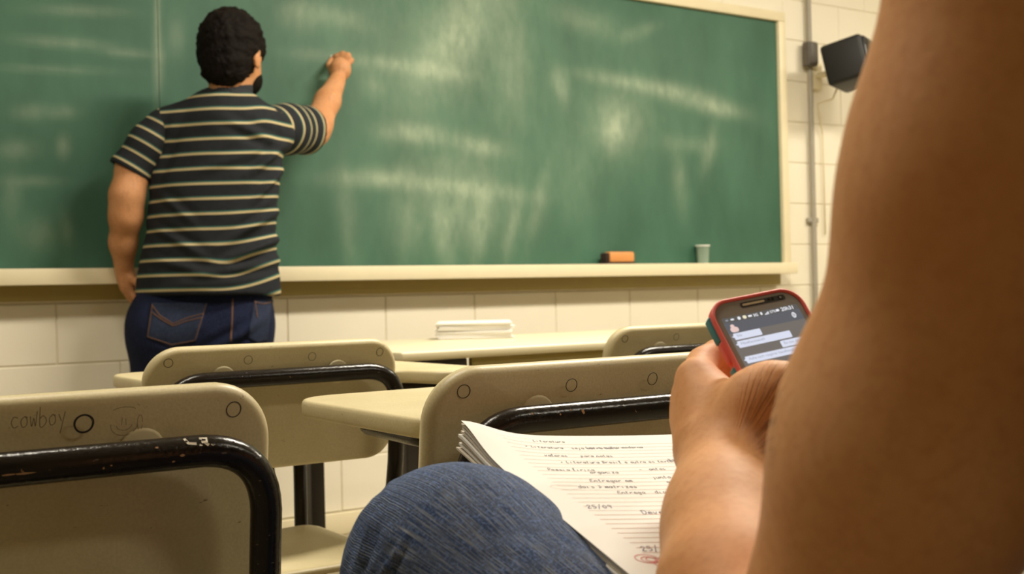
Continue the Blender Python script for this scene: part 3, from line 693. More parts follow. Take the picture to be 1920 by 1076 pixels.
def leg_uv(V, lines):
    """(distance along the leg, distance around it) for the weave of the cloth"""
    best = np.full(len(V), 9.0); out = np.zeros((len(V), 3))
    for li, pts in enumerate(lines):
        s0 = 0
        ref = np.array([.0, .0, 1.0]) if abs((pts[1]-pts[0])[2]) < .3 else np.array([0, 1.0, 0])
        for a, b in zip(pts[:-1], pts[1:]):
            ba = b-a; L = np.linalg.norm(ba); t = np.clip((V-a)@ba/L**2, 0, 1); q = V-a-t[:, None]*ba; d = np.linalg.norm(q, axis=1)
            tt = ba/L; e1 = np.cross(tt, [1.0, 0, 0]); e1 /= np.linalg.norm(e1); e2 = np.cross(tt, e1); ang = np.arctan2(q@e2, q@e1)
            m = d < best; out[m, 0] = (s0+t*L)[m]; out[m, 1] = (ang*.08)[m]; out[m, 2] = li; best[m] = d[m]; s0 += L
    return out
def wob(V, amp, fr, seed=0):
    r = np.random.RandomState(seed); o = np.zeros(len(V))
    for _ in range(7):
        k = r.normal(size=3); k = k/np.linalg.norm(k)*fr*r.uniform(.6, 1.8); o += np.sin(V@k+r.uniform(0, 6.28))
    return amp*o/3
def normals(V, F):
    n = np.cross(V[F[:, 2]]-V[F[:, 0]], V[F[:, 3]]-V[F[:, 1]]); N = np.zeros_like(V)
    for i in range(4):
        for c in range(3): N[:, c] += np.bincount(F[:, i], n[:, c], len(V))
    return N/(np.linalg.norm(N, axis=1)[:, None]+1e-12)

# ------------------------------------------------------------------ teacher
TD = 3.75
def T(px, py, dd=0.0): return P(px, py, TD+dd)
tc = T(385, 560); tch = thing('person', 'person in striped polo shirt writing on the chalkboard, back turned', 'person', (tc[0], tc[1], 0))
fd = FW*.97+RT*.1; fd = fd/np.linalg.norm(fd); fd[2] = 0
# skin: head, neck, both arms and hands
sk = SDF((.85, 3.05, .80), (2.1, 4.0, 1.95), .006)
hd = T(438, 102); hx = RT*math.cos(.35)-FW*math.sin(.35)*1; hx = hx/np.linalg.norm(hx); hf = FW*math.cos(.35)+RT*math.sin(.35); AX = (hx, hf, UP)
HL = lambda x, y, z: hd+hx*x+hf*y+UP*z
sk.ell(HL(0, .0, .012), (.083, .100, .105), AX, .02); sk.ell(HL(0, .045, -.065), (.062, .062, .062), AX, .03); sk.ell(HL(0, .075, -.10), (.030, .028, .022), AX, .02)
sk.cap(HL(0, .095, .0), HL(0, .122, -.035), .010, .016, .012); sk.cap(HL(-.014, .110, -.037), HL(.014, .110, -.037), .009, .009, .008)
for s_ in (-1, 1):
    sk.ell(HL(s_*.034, .088, .010), (.018, .012, .010), AX, .01, True); sk.cap(HL(s_*.018, .098, .028), HL(s_*.052, .085, .030), .008, .006, .01)
    sk.ell(HL(s_*.092, -.006, -.020), (.010, .022, .036), AX, .006); sk.ell(HL(s_*.100, .004, -.018), (.006, .012, .022), AX, .004, True)
sk.cap(HL(-.018, .098, -.062), HL(.018, .098, -.062), .007, .007, .006)
nk = T(425, 200, .0); sk.cap(HL(0, -.015, -.05), nk, .060, .066, .025); sk.cap(T(360, 245, .02), T(490, 248, .04), .04, .04, .03)
# left arm
LA = [T(318, 250, .01), T(251, 316, -.03), T(238, 366, -.05), T(236, 405, -.04), T(231, 455, .0), T(233, 512, .05)]
sk.chain(LA, [.046, .052, .050, .048, .040, .029], .03)
wl = LA[-1]
sk.ell(T(240, 530, .055), (.030, .036, .042), (RT, FW, UP), .014)
for i, (x0, y0, x1, y1, x2, y2, dd) in enumerate(((240, 540, 251, 556, 262, 572, .04), (236, 542, 247, 560, 258, 577, .06), (233, 540, 243, 558, 254, 574, .08), (231, 536, 239, 553, 248, 566, .10))):
    sk.chain([T(x0, y0, dd), T(x1, y1, dd), T(x2, y2, dd)], [.0115, .0105, .009], .005)
sk.chain([T(245, 522, .03), T(256, 528, .02), T(262, 541, .02)], [.013, .011, .010], .006)
# right arm raised to the board
RA = [T(545, 244, .13), T(590, 246, .27), T(596, 232, .30), T(614, 190, .38), T(632, 152, .46)]
sk.chain(RA, [.050, .050, .049, .044, .031], .022)
FC = T(640, 126, .50); g = (FC-RA[-1])/np.linalg.norm(FC-RA[-1])
sk.ell(T(638, 130, .49), (.040, .036, .044), (RT, FW, UP), .014)
kn = [T(658, 113, .53), T(653, 104, .545), T(643, 101, .555), T(632, 106, .56)]
for i, p in enumerate(kn):
    mid_ = p-RT*.016+FW*.022; tip = mid_-UP*(.026)-RT*.006
    sk.chain([T(644, 128, .51)*.35+p*.65, p, mid_, tip], [.013, .0120, .0105, .009], .005)
sk.chain([T(626, 140, .48), T(617, 122, .52), T(620, 112, .56)], [.014, .0115, .010], .006)
V, F = sk.mesh(2); body = np_mesh('body', V, F, M['skin_t'], tch)
ch = thing('chalk_stick', 'short white chalk stick pinched in the raised hand', 'chalk', T(618, 112, .565))
a_ = T(622, 113, .57)-np.array(ch.location); b_ = T(611, 110, .63)-np.array(ch.location); b_ = np.array([b_[0], min(b_[1], WY-.032-ch.location[1]), b_[2]])
MB().cyl(a_, b_, .005, 12).build('stick', M['chalk'], ch); MB().cyl(b_, b_+(b_-a_)/np.linalg.norm(b_-a_)*.003, .005, 12, .0035).build('worn_tip', M['chalk'], ch)
# hair with short curls
hr = SDF(hd-.22, hd+.22, .005)
hr.ell(HL(-.002, -.012, .026), (.101, .112, .106), AX, .02); hr.ell(HL(0, -.045, -.045), (.080, .072, .070), AX, .03); hr.ell(HL(0.0, -.02, .075), (.078, .080, .060), AX, .03)
hr.ell(HL(0, .115, -.01), (.088, .07, .085), AX, .015, True); hr.ell(HL(.103, .035, -.05), (.032, .055, .05), AX, .01, True); hr.ell(HL(-.103, .035, -.05), (.032, .055, .05), AX, .01, True)
V, F = hr.mesh(1); N = normals(V, F); V = V+N*(wob(V, .0035, 120, 3)+np.abs(wob(V, .004, 260, 4)))[:, None]
np_mesh('hair', V, F, M['hair'], tch)
bd = SDF(hd-.22, hd+.22, .005); bd.ell(HL(0, .05, -.075), (.066, .062, .058), AX, .02); bd.ell(HL(0, .11, -.03), (.05, .04, .025), AX, .01, True); bd.plane(HL(0, 0, -.045), UP)
V, F = bd.mesh(1); np_mesh('beard', V, F, M['hair'], tch)
for s_ in (-1, 1):
    bm_ = bmesh.new(); bmesh.ops.create_uvsphere(bm_, u_segments=16, v_segments=10, radius=.011); p = HL(s_*.034, .083, .010)-np.array(tch.location)
    bmesh.ops.translate(bm_, vec=Vector(p), verts=bm_.verts); mb = MB(); mb.add(bm_); mb.build('eye', M['eye'], tch)
# shirt
TORSO = [(T(418, 300), .190), (T(402, 360), .190), (T(396, 440), .191), (T(391, 535), .218), (T(390, 600), .222)]
def fill_torso(s, off=0.0):
    s.chain([p for p, r in TORSO], [r+off for p, r in TORSO], .05, (fd, .60))
    s.chain([T(322, 238, .0), T(420, 222, -.01), T(512, 246, .04)], [.068+off, .085+off, .078+off], .05)
    s.cap(T(400, 215, .0), T(452, 215, .0), .068+off, .066+off, .04)
hemz = T(390, 556)[2]
HEMN = np.array([-.03, -.02, -1.0])
sh = SDF((.70, 3.0, .80), (2.1, 3.95, 1.62), .006); fill_torso(sh)
inn = SDF(sh.lo, sh.lo+(sh.n-1)*sh.h, sh.h); 
sh.plane((tc[0], tc[1], hemz), HEMN)
V, F = sh.mesh(3); N = normals(V, F)
px, py = to_px(V)
# folds: sweep around the waist at the right and below the raised shoulder
def fold(cx, cy, ang, wv, ln, amp):
    t = math.radians(ang); u = (px-cx)*math.cos(t)-(py-cy)*math.sin(t); v = (px-cx)*math.sin(t)+(py-cy)*math.cos(t)
    return amp*np.exp(-(u/ln)**2-(v/(wv*1.6))**2)*np.cos(v/wv*2.2)
back = (N@FW) < .35
disp = 1.7*(fold(470, 470, 24, 13, 70, .011)+fold(440, 505, 12, 13, 80, .008)+fold(480, 420, 30, 11, 50, .008)+fold(330, 450, -30, 12, 50, .006)+fold(340, 500, -14, 12, 50, .005)+fold(500, 300, 42, 12, 40, .010)+fold(480, 250, -25, 12, 50, .007)+fold(430, 300, 20, 14, 60, .004)+fold(330, 390, -40, 12, 40, .004)+fold(500, 350, 48, 10, 40, .008)+fold(300, 300, 70, 12, 60, .005)+fold(400, 530, 8, 12, 90, .004))
V = V+N*(disp*back+wob(V, .0016, 34, 9))[:, None]
# stripe phase follows height, lifted where the cloth is pulled
ph = (V[:, 2]-hemz)/.0468; px, py = to_px(V)
drape = .75*np.clip((px-400)/115, 0, 1.2)**2*np.exp(-((py-500)/110)**2)-.30*np.exp(-((px-430)/40)**2-((py-500)/30)**2)+.22*np.exp(-((px-500)/30)**2)*np.clip((300-py)/60, 0, 1)
shirt = np_mesh('shirt', V, F, M['stripes'], tch, {'stripe': (ph-drape+.03+20).astype(np.float32)})
def sleeve(name, pts, rs, cutp, cutn, rc):
    p0 = np.min(pts, 0)-.13; p1 = np.max(pts, 0)+.13; s = SDF(p0, p1, .005); s.chain(pts, rs, .02)
    s.plane(cutp, cutn); s.chain([cutp-cutn*.05, cutp+cutn*.05], [rc-.008, rc-.004], .004, None, True)
    V, F = s.mesh(2); N = normals(V, F); V = V+N*wob(V, .0025, 45, 5)[:, None]
    s_ = ((V-cutp)@(-cutn))/.0400
    return np_mesh(name, V, F, M['stripes'], shirt, {'stripe': (s_+.05+20).astype(np.float32)})
c1 = T(244, 324, -.03); n1 = (c1-T(300, 236, 0)); n1 /= np.linalg.norm(n1)
sleeve('sleeve', [T(312, 243, 0), T(280, 272, -.015), T(244, 324, -.03), T(225, 352, -.04)], [.070, .067, .066, .066], c1, n1, .062)
c2 = T(573, 244, .20); n2 = c2-T(515, 240, .02); n2 /= np.linalg.norm(n2)
sleeve('sleeve', [T(505, 243, .04), T(540, 243, .10), T(573, 244, .20), T(592, 244, .28)], [.080, .080, .078, .078], c2, n2, .071)
# seam at the left armhole, collar
def strip_on(px_pts, dd, r, name, mat, parent): 
    V, F = tube([T(x, y, d) for (x, y), d in zip(px_pts, dd)], r, 8); return world_part(name, V, F, parent, mat)
col_ = SDF(T(420, 180)-.2, T(420, 180)+.2, .004)
A1 = T(422, 178, .0)
for rr, sub in ((0, False), (-.014, True)):
    col_.chain([T(427, 150 if sub else 165, .0), T(420, 208 if not sub else 196, .0)], [.080+rr, .112+rr], .004, (fd, .85), sub)
col_.plane(T(428, 163, .0), UP*.985-RT*.10-FW*.15)
V, F = col_.mesh(2); np_mesh('collar', V, F, M['charcoal'], shirt)
# jeans
LEGS = [[T(312, 612), np.array([T(300, 660)[0], T(300, 660)[1], .50]), np.array([T(292, 660)[0], T(292, 660)[1]-.02, .09])], [T(446, 610), np.array([T(448, 660)[0]+.01, T(448, 660)[1], .50]), np.array([T(455, 660)[0], T(455, 660)[1], .09])]]
jn = SDF((.75, 2.85, .03), (2.1, 3.95, .98), .007)
jn.cap(T(338, 560, .0), T(438, 560, .0), .128, .124, .05, (fd, .80)); jn.cap(T(313, 630, -.02), T(444, 628, -.02), .120, .114, .05, (fd, .95))
for L, rr in zip(LEGS, ((.124, .086, .070), (.112, .083, .070))): jn.chain(L, list(rr), .03)
jn.plane((0, 0, .955), (0, 0, 1)); jn.plane((0, 0, .06), (0, 0, -1))
V, F = jn.mesh(2); N = normals(V, F); px, py = to_px(V)
V = V+N*((fold(420, 645, 28, 12, 50, .012)+fold(450, 625, 35, 11, 45, .009)+fold(330, 660, -12, 10, 40, .005))*((N@FW) < .3)+wob(V, .003, 22, 12))[:, None]
jeans = np_mesh('jeans', V, F, M['denim2'], tch, {'leg_uv': leg_uv(V, LEGS)})
from mathutils.bvhtree import BVHTree
def bvh(V, F): return BVHTree.FromPolygons([tuple(v) for v in V], [tuple(int(i) for i in f) for f in F])
JT = bvh(V, F)
def hit(tree, px, py, off=.0):
    r = FW+(px-960)/FPX*RT-(py-538)/FPX*UP; r = r/np.linalg.norm(r); h = tree.ray_cast(Vector(CAM), Vector(r), 9)
    if h[0] is None: return None
    return np.array(h[0])-r*0+np.array(h[1])*off
def patch(tree, poly, off, name, mat, parent):
    """cloth patch lying on the surface: quad grid between four pixel corners, with a pointed foot"""
    (a, b, c, d) = [np.array(p, float) for p in poly[:4]]; n = 14; V = []; ok = True
    for lvl in (off, 0.0):
        for i in range(n+1):
            for j in range(n+1):
                u, v = j/n, i/n; q = (a*(1-u)+b*u)*(1-v)+(d*(1-u)+c*u)*v
                q = q+np.array([0, poly[4]*(1-abs(2*u-1))*v])
                h = hit(tree, q[0], q[1], lvl)
                V.append(h if h is not None else V[-1])
    m = (n+1)**2; F = []
    for i in range(n):
        for j in range(n): k = i*(n+1)+j; F.append((k, k+n+1, k+n+2, k+1))
    ring = [j for j in range(n)]+[i*(n+1)+n for i in range(n)]+[n*(n+1)+j for j in range(n, 0, -1)]+[i*(n+1) for i in range(n, 0, -1)]
    for i in range(len(ring)): a_, b_ = ring[i], ring[(i+1) % len(ring)]; F.append((a_, b_, b_+m, a_+m))
    V = np.array(V); o = world_part(name, V, F, parent, mat); at = o.data.attributes.new('leg_uv', 'FLOAT_VECTOR', 'POINT'); at.data.foreach_set('vector', leg_uv(V, LEGS).astype(np.float32).ravel())
    return bvh(V, [f for f in F if len(set(f)) == 4])
def seam(tree, pts, name, parent, r=.0014, mat=None):
    P2 = []
    for a, b in zip(pts[:-1], pts[1:]):
        for t in np.linspace(0, 1, 9)[:-1]: P2.append((a[0]+(b[0]-a[0])*t, a[1]+(b[1]-a[1])*t))
    P2.append(pts[-1]); W = [hit(tree, x, y, .0012) for x, y in P2]; W = [w_ for w_ in W if w_ is not None]
    if len(W) > 2: V, F = tube(W, r, 6); world_part(name, V, F, parent, mat or M['stitch'])
t1 = patch(JT, [(284, 568), (390, 568), (368, 640), (274, 632), 16], .003, 'back_pocket', M['pocketd'], jeans)
seam(t1, [(285, 572), (300, 592), (325, 607), (352, 596), (382, 588)], 'stitching', jeans); seam(t1, [(285, 586), (305, 600), (325, 611), (350, 602), (380, 595)], 'stitching', jeans)
seam(t1, [(286, 570), (277, 631), (322, 646), (366, 638), (387, 570)], 'stitching', jeans, .001)
t2 = patch(JT, [(476, 562), (511, 562), (500, 640), (464, 634), 8], .003, 'back_pocket', M['pocketd'], jeans)
seam(t2, [(478, 566), (494, 570), (508, 566)], 'stitching', jeans); seam(t2, [(478, 564), (483, 596)], 'stitching', jeans)
seam(JT, [(437, 560), (436, 600), (434, 640)], 'stitching', jeans, .0011); seam(JT, [(436, 560), (435, 600), (432, 640)], 'stitching', jeans, .0011)
for L in LEGS:
    p = L[-1]; s = SDF(np.array([p[0]-.2, p[1]-.2, -.01]), np.array([p[0]+.3, p[1]+.35, .2]), .007)
    s.chain([np.array([p[0], p[1]-.03, .055]), np.array([p[0]+.03, p[1]+.06, .05]), np.array([p[0]+.07, p[1]+.17, .04])], [.052, .050, .042], .02); s.plane((0, 0, .018), (0, 0, -1))
    V, F = s.mesh(2); sh_ = np_mesh('shoe', V, F, M['shoe'], tch)
    s = SDF(np.array([p[0]-.2, p[1]-.2, -.03]), np.array([p[0]+.3, p[1]+.35, .1]), .006)
    s.chain([np.array([p[0], p[1]-.03, .02]), np.array([p[0]+.03, p[1]+.06, .02]), np.array([p[0]+.07, p[1]+.17, .02])], [.052, .050, .044], .02); s.plane((0, 0, .024), (0, 0, 1)); s.plane((0, 0, .001), (0, 0, -1))
    V, F = s.mesh(1); np_mesh('sole', V, F, M['sole'], sh_)

# ------------------------------------------------------------------ student
stu = thing('person', 'seated student in blue jeans holding a phone, arm across the right edge', 'person', (.57, .2, 0))
SHL = P(2000, -330, .425); ELB = P(1490, 1440, .50); WR = P(1348, 862, .745); FM = P(1385, 1120, .615)
SHR = np.array([.78, .26, 1.05]); ELR = np.array([.80, .38, .74]); WRR = P(1600, 890, .80)
s = SDF((.20, .05, .60), (.98, .72, 1.45), .0026)
# head and neck (out of the frame)
H = np.array([.60, .27, 1.27]); tilt = np.array([0, .92, -.40]); tilt /= np.linalg.norm(tilt); ux = np.array([1.0, 0, 0]); uu = np.cross(ux, tilt); AXS = (ux, tilt, uu)
HS = lambda x, y, z: H+ux*x+tilt*y+uu*z
s.ell(HS(0, 0, .01), (.076, .095, .100), AXS, .02); s.ell(HS(0, .04, -.06), (.055, .058, .056), AXS, .03); s.cap(HS(0, .09, 0), HS(0, .112, -.03), .009, .014, .01); s.cap(HS(-.015, .088, -.058), HS(.015, .088, -.058), .007, .007, .006)
for q in (-1, 1): s.ell(HS(q*.082, 0, -.02), (.009, .02, .032), AXS, .006); s.ell(HS(q*.032, .082, .010), (.016, .010, .009), AXS, .008, True)
s.cap(HS(0, -.02, -.05), (.58, .21, 1.09), .050, .046, .03); s.cap(SHL*.9+SHR*.1, SHR*.9+SHL*.1, .045, .045, .03)
# left arm, close to the camera
MIDU = P(1872, 330, .44); MU2 = P(1720, 830, .465)
s.chain([SHL, MIDU, MU2, ELB], [.056, .0510, .0500, .041], .03)
s.chain([ELB, FM, P(1366, 985, .68), WR], [.042, .0335, .0282, .0270], .045)
# left hand: palm, thumb over the screen, index hooked round the phone's edge, other fingers below
K1, K2, K3, K4 = P(1306, 712, .800), P(1300, 745, .812), P(1296, 782, .815), P(1300, 815, .810)
for K, r in ((K1, .0150), (K2, .0150), (K3, .0140), (K4, .0130)): s.cap(WR*.75+K*.25, K, .0215, r, .009)
s.cap(P(1385, 850, .735), P(1422, 752, .745), .0215, .0200, .014)                      # thenar
s.cap(P(1400, 775, .745), P(1340, 742, .790), .0150, .0125, .016)                      # web
s.chain([P(1425, 752, .742), P(1455, 733, .742), P(1500, 728, .744), P(1545, 722, .75)], [.0190, .0165, .0130, .0105], .012)
s.chain([K1, P(1318, 680, .825), P(1345, 661, .838), P(1368, 680, .842), P(1392, 706, .835)], [.0135, .0112, .0098, .0092, .0085], .003)
s.chain([K2, P(1292, 735, .850), P(1350, 715, .868), P(1420, 735, .850)], [.0135, .0110, .0100, .0088], .006)
s.chain([K3, P(1290, 775, .850), P(1350, 755, .868), P(1425, 775, .842)], [.0130, .0108, .0098, .0086], .006)
s.chain([K4, P(1298, 812, .845), P(1355, 800, .858), P(1425, 815, .828)], [.0115, .0100, .0092, .0082], .006)
# right arm and hand, hidden behind the left arm but for two fingers
s.chain([SHR, ELR], [.055, .043], .02); s.chain([ELR, WRR], [.042, .027], .02)
RP = P(1520, 860, .80); s.cap(WRR, RP, .026, .024, .012)
for i, (y0, y1) in enumerate(((835, 838), (862, 872), (888, 900))):
    s.chain([RP, P(1480, y0, .795), P(1446, y1, .775), P(1436, y1+22, .765)], [.014, .0108, .0102, .0090], .006)
s.chain([RP, P(1520, 800, .78), P(1530, 765, .77)], [.016, .012, .0105], .006)
V, F = s.mesh(3); N = normals(V, F)
px, py = to_px(V)
# skin creases over the thumb base, fanning from the wrist
du, dv = px-1452, py-800; m = np.exp(-((px-1448)/42)**2-((py-775)/62)**2)*(px < 1530)
rad = np.hypot(px-1360, py-880); ang = np.degrees(np.arctan2(880-py, px-1360))
cuv = np.stack([(ang*.62+wob(V, .6, 90, 2)), rad*.006, np.zeros(len(V))], 1)
V = V+N*(-.0006*m*(.5+.5*np.sin(ang*1.15+rad*.02)))[:, None]
near = np.linalg.norm(V-P(1400, 900, .75), axis=1) < .3
sb_ = np_mesh('body', V, F, M['skin_s'], stu, {'crease': np.stack([m*near, m, m], 1), 'crease_uv': cuv})
# hair of the student (outside the frame)
hr = SDF(H-.2, H+.2, .006); hr.ell(HS(0, -.012, .022), (.090, .104, .104), AXS, .02); hr.ell(HS(0, -.05, -.05), (.07, .06, .07), AXS, .03); hr.ell(HS(0, .11, -.02), (.085, .065, .09), AXS, .015, True)
V, F = hr.mesh(1); N = normals(V, F); V = V+N*wob(V, .004, 120, 3)[:, None]; np_mesh('hair', V, F, M['hair'], stu)
# tee shirt: torso off to the right of the frame
s = SDF((.28, -.08, .50), (1.0, .55, 1.2), .007)
s.chain([(.585, .12, .52), (.585, .14, .72), (.585, .18, .92)], [.155, .150, .160], .04, ((0, 1, 0), .70)); s.cap(SHL*.86+SHR*.14, SHR*.86+SHL*.14, .066, .066, .05)
s.cap(SHL, SHL*.80+MIDU*.20, .062, .062, .02); s.cap(SHR, SHR*.6+ELR*.4, .064, .062, .02); s.cap((.58, .20, 1.04), (.58, .20, 1.10), .078, .064, .03)
s.plane(SHL*.80+MIDU*.20, MIDU-SHL, box=((.28, 0, .8), (.46, .5, 1.2))); s.plane(SHR*.6+ELR*.4, ELR-SHR, box=((.72, 0, .6), (1.0, .55, 1.2))); s.plane((0, 0, 1.115), (0, 0, 1))
V, F = s.mesh(2); N = normals(V, F); V = V+N*wob(V, .003, 30, 8)[:, None]; np_mesh('tee_shirt', V, F, M['tee'], stu)
# jeans: left knee raised toward the camera
KN = P(866, 1090, .80); HPL = np.array([.505, .13, .525]); MTH = np.array([.505, .13, .44])*.45+KN*.55; ANK = np.array([.35, .74, .16])
LG = [[HPL, KN, ANK], [np.array([.68, .13, .55]), np.array([.66, .60, .56]), np.array([.66, .60, .09])]]
s = SDF((.18, -.10, .05), (.92, .86, .83), .0045)
s.cap((.52, .10, .56), (.66, .10, .56), .125, .125, .04)
s.chain([HPL, MTH, KN*.97+MTH*.03], [.086, .070, .0755], .03)
s.chain([KN+np.array([-.004, -.004, -.004]), KN*.75+ANK*.25, ANK], [.074, .066, .052], .025); s.ell(KN+np.array([-.003, .008, .004]), (.072, .070, .074), None, .02)
s.chain(LG[1], [.092, .076, .05], .03); s.plane(ANK+np.array([0, 0, -.01]), (0, 0, -1), box=((.18, .6, .0), (.5, .86, .2)))
V, F = s.mesh(3); N = normals(V, F); px, py = to_px(V)
nearcam = ((N@FW) < .5) & (np.linalg.norm(V-KN, axis=1) < .3)
fo = fold(690, 1010, 68, 9, 75, .0065)+fold(730, 1060, 60, 9, 60, .004)+fold(668, 1030, 72, 6, 60, .004)
V = V+N*(fo*nearcam*1.0+wob(V, .0016, 34, 7)+wob(V, .00035, 260, 5))[:, None]
sj = np_mesh('jeans', V, F, M['denim'], stu, {'leg_uv': leg_uv(V, LG)})
for (p, dx, dy) in ((ANK, .0, 1.0), (LG[1][-1], 0, 1.0)):
    zb = p[2]-.09; s = SDF(np.array([p[0]-.15, p[1]-.15, zb-.02]), np.array([p[0]+.15, p[1]+.3, p[2]+.1]), .007)
    s.chain([np.array([p[0], p[1]-.02, zb+.05]), np.array([p[0], p[1]+.08, zb+.045]), np.array([p[0], p[1]+.17, zb+.035])], [.048, .045, .036], .02); s.plane((0, 0, zb+.012), (0, 0, -1))
    V, F = s.mesh(2); sh_ = np_mesh('shoe', V, F, M['shoe'], stu)
    o = np.array(rrect(.09, .27, .042, 8))+[0, .075]; V, F = prism(o, 0, .02, .004); V = [np.array(v)+[p[0], p[1], zb] for v in V]; world_part('sole', V, F, sh_, M['sole'])

# ------------------------------------------------------------------ notebook on the thigh
FL = P(861, 812, .93); U_ = .19*RT-.013*UP+.095*FW; U_ /= np.linalg.norm(U_); V0 = P(1187, 1076, .70)-FL; V_ = V0-U_*(V0@U_); V_ /= np.linalg.norm(V_); N_ = np.cross(V_, U_); N_ = N_ if N_[2] > 0 else -N_
NW, NL = .205, .30
nb = thing('notebook', 'open ruled notebook with handwriting on the student thigh', 'notebook', FL)
def page(u, v, h=0.0, curl=1.0):
    c = curl*(.0105*math.exp(-((u/.035)**2))*math.exp(-((v/.045)**2))) - .0*v
    sag = -.0018*math.sin(PI*min(1, max(0, u/NW)))
    return FL+U_*u+V_*v+N_*(h+c+sag)-FL
def sheet(h0_, h1_, du, dv, curl, name, mat, rot=0.0):
    nu, nv = 24, 34; V = []
    for h in (h1_, h0_):
        for i in range(nv+1):
            for j in range(nu+1): 
                u, v = NW*(j/nu)+du, NL*(i/nv)+dv; uc, vc = u-NW/2, v-NL/2; V.append(page(uc*math.cos(rot)-vc*math.sin(rot)+NW/2, uc*math.sin(rot)+vc*math.cos(rot)+NL/2, h, curl))
    m = (nu+1)*(nv+1); F = []
    for i in range(nv):
        for j in range(nu): k = i*(nu+1)+j; F.append((k, k+1, k+nu+2, k+nu+1)); F.append((k+m, k+nu+1+m, k+nu+2+m, k+1+m))
    ring = list(range(nu))+[i*(nu+1)+nu for i in range(nv)]+[nv*(nu+1)+j for j in range(nu, 0, -1)]+[i*(nu+1) for i in range(nv, 0, -1)]
    for i in range(len(ring)): a, b = ring[i], ring[(i+1) % len(ring)]; F.append((a, a+m, b+m, b))
    o = link(name, mesh_from(name, V, F, True, mat), nb); o.data.set_sharp_from_angle(angle=math.radians(40)); return o
hh = -.0125
sheet(hh-.0014, hh, -.001, 0, .1, 'back_cover', M['paper_old'])
stk = [.0022, .0020, .0024, .0018, .0022, .0015]
for i, t_ in enumerate(stk):
    h1_ = hh+t_; sheet(hh+.00025, h1_, random.uniform(-.0012, .0012)+.0002*i, random.uniform(-.001, .001), .25+.11*i, 'page_bundle', M['paper_old'] if i % 2 else M['paper'], random.uniform(-.002, .002)); hh = h1_
sheet(hh+.0001, 0.0, 0, 0, 1.0, 'top_page', M['paper'])
psurf = lambda x, y: page(x, -y, .00025)
def pagemesh(name, strokes, wd, mat):
    V, F = ribbons(strokes, psurf, wd); o = link(name, mesh_from(name, V, F, False, mat), nb); return o
def pix_uv(px, py):
    r = FW+(px-960)/FPX*RT-(py-538)/FPX*UP; t = ((FL-CAM)@N_)/(r@N_); q = CAM+r*t-FL; return q@U_, q@V_
rows = [.022+.0078*k for k in range(35)]
lines = [[(x, -v) for x in np.linspace(.028, NW-.003, 12)] for v in rows if v < NL-.012]
o = pagemesh('ruled_lines', lines[:19], .00045, M['rule2']); o['kind'] = 'stuff'
o = pagemesh('ruled_lines', lines[19:], .00055, M['rule']); o['kind'] = 'stuff'
def put(txt, px, py, h, slant=.25, wd=1.0): 
    u, v = pix_uv(px, py); return text_strokes(txt, u, -v, h, slant, .08, wd)
ws = []
for t_, px, py, h in (('Literatura', 1000, 826, .0026), ('* Literatura   seja outra aula', 985, 838, .0026), ('Lei e outra moderna', 1100, 837, .0026), ('valores     para notas', 1022, 853, .0026), ('* Literatura Brasil e outra os textos', 1052, 865, .0026), ('Barroco', 1255, 862, .0028),
                      ('Poesia lirica', 1028, 880, .0028), ('organiza', 1108, 884, .0028), ('- Contos', 1200, 878, .0028), ('Entregar em', 1108, 900, .0030), ('junto', 1225, 893, .0030), ('dois 3 matrizes', 1086, 912, .0030), ('Ja', 1245, 902, .003), ('Entrega   dia', 1160, 922, .0030)):
    ws += put(t_, px, py, h)
pagemesh('grey_handwriting', ws, .00060, M['inkp'])['kind'] = 'stuff'
ws = put('25/09', 1103, 951, .0036)+put('Deve', 1206, 960, .0040)+put('25/0', 1204, 1031, .0042)+put('8', 1246, 995, .004)+put('S', 1246, 990, .004)
pagemesh('blue_handwriting', ws, .00065, M['ink'])['kind'] = 'stuff'
u, v = pix_uv(1214, 1046); ws = [arc(u, -v, .0085, .0065, 0, 380), arc(u+.001, -v-.001, .0058, .0042, 20, 400), arc(u+.002, -v-.001, .0035, .0028, 0, 360), arc(u+.006, -v-.008, .0055, .0040, 60, 420), arc(u+.022, -v+.001, .006, .005, 90, 300)]
pagemesh('red_rosette', ws, .0007, M['red'])['kind'] = 'stuff'
u, v = pix_uv(1062, 911); ws = [arc(u, -v, .013, .0045, 0, 365)]; u, v = pix_uv(930, 824); ws += [smooth_line([(u-.014, -v+.005), (u, -v-.001), (u+.008, -v), (u+.03, -v+.003)])]
pagemesh('faint_red_marks', ws, .0003, M['rule2'])['kind'] = 'stuff'

# ------------------------------------------------------------------ phone
wv_ = .066*RT+.012*UP+.024*FW; wv_ /= np.linalg.norm(wv_); lv = -.047*RT+.115*UP+.073*FW; lv = lv-wv_*(lv@wv_); lv /= np.linalg.norm(lv); nv_ = np.cross(wv_, lv)
PW, PL = .0735, .146
TL = P(1318, 572, .80)
C0 = TL+wv_*PW/2-lv*PL/2
ph_ = bpy.data.objects.new('smartphone', None); COL.objects.link(ph_); tag(ph_, 'smartphone in a coral and teal case showing a chat, in the left hand', 'phone')
ph_.matrix_world = Matrix(((wv_[0], lv[0], nv_[0], C0[0]), (wv_[1], lv[1], nv_[1], C0[1]), (wv_[2], lv[2], nv_[2], C0[2]), (0, 0, 0, 1)))
def pslab(name, wd, hg, r, z0, z1, mat, parent=ph_, bev=0.0, cx=0, cy=0, n=10):
    V, F = prism(np.array(rrect(wd, hg, r, n))+[cx, cy], z0, z1, bev); o = link(name, mesh_from(name, V, F, True, mat), parent); o.data.set_sharp_from_angle(angle=math.radians(50)); return o
pslab('case_shell', PW, PL, .0155, -.0065, .0010, M['caser'], bev=.0022)
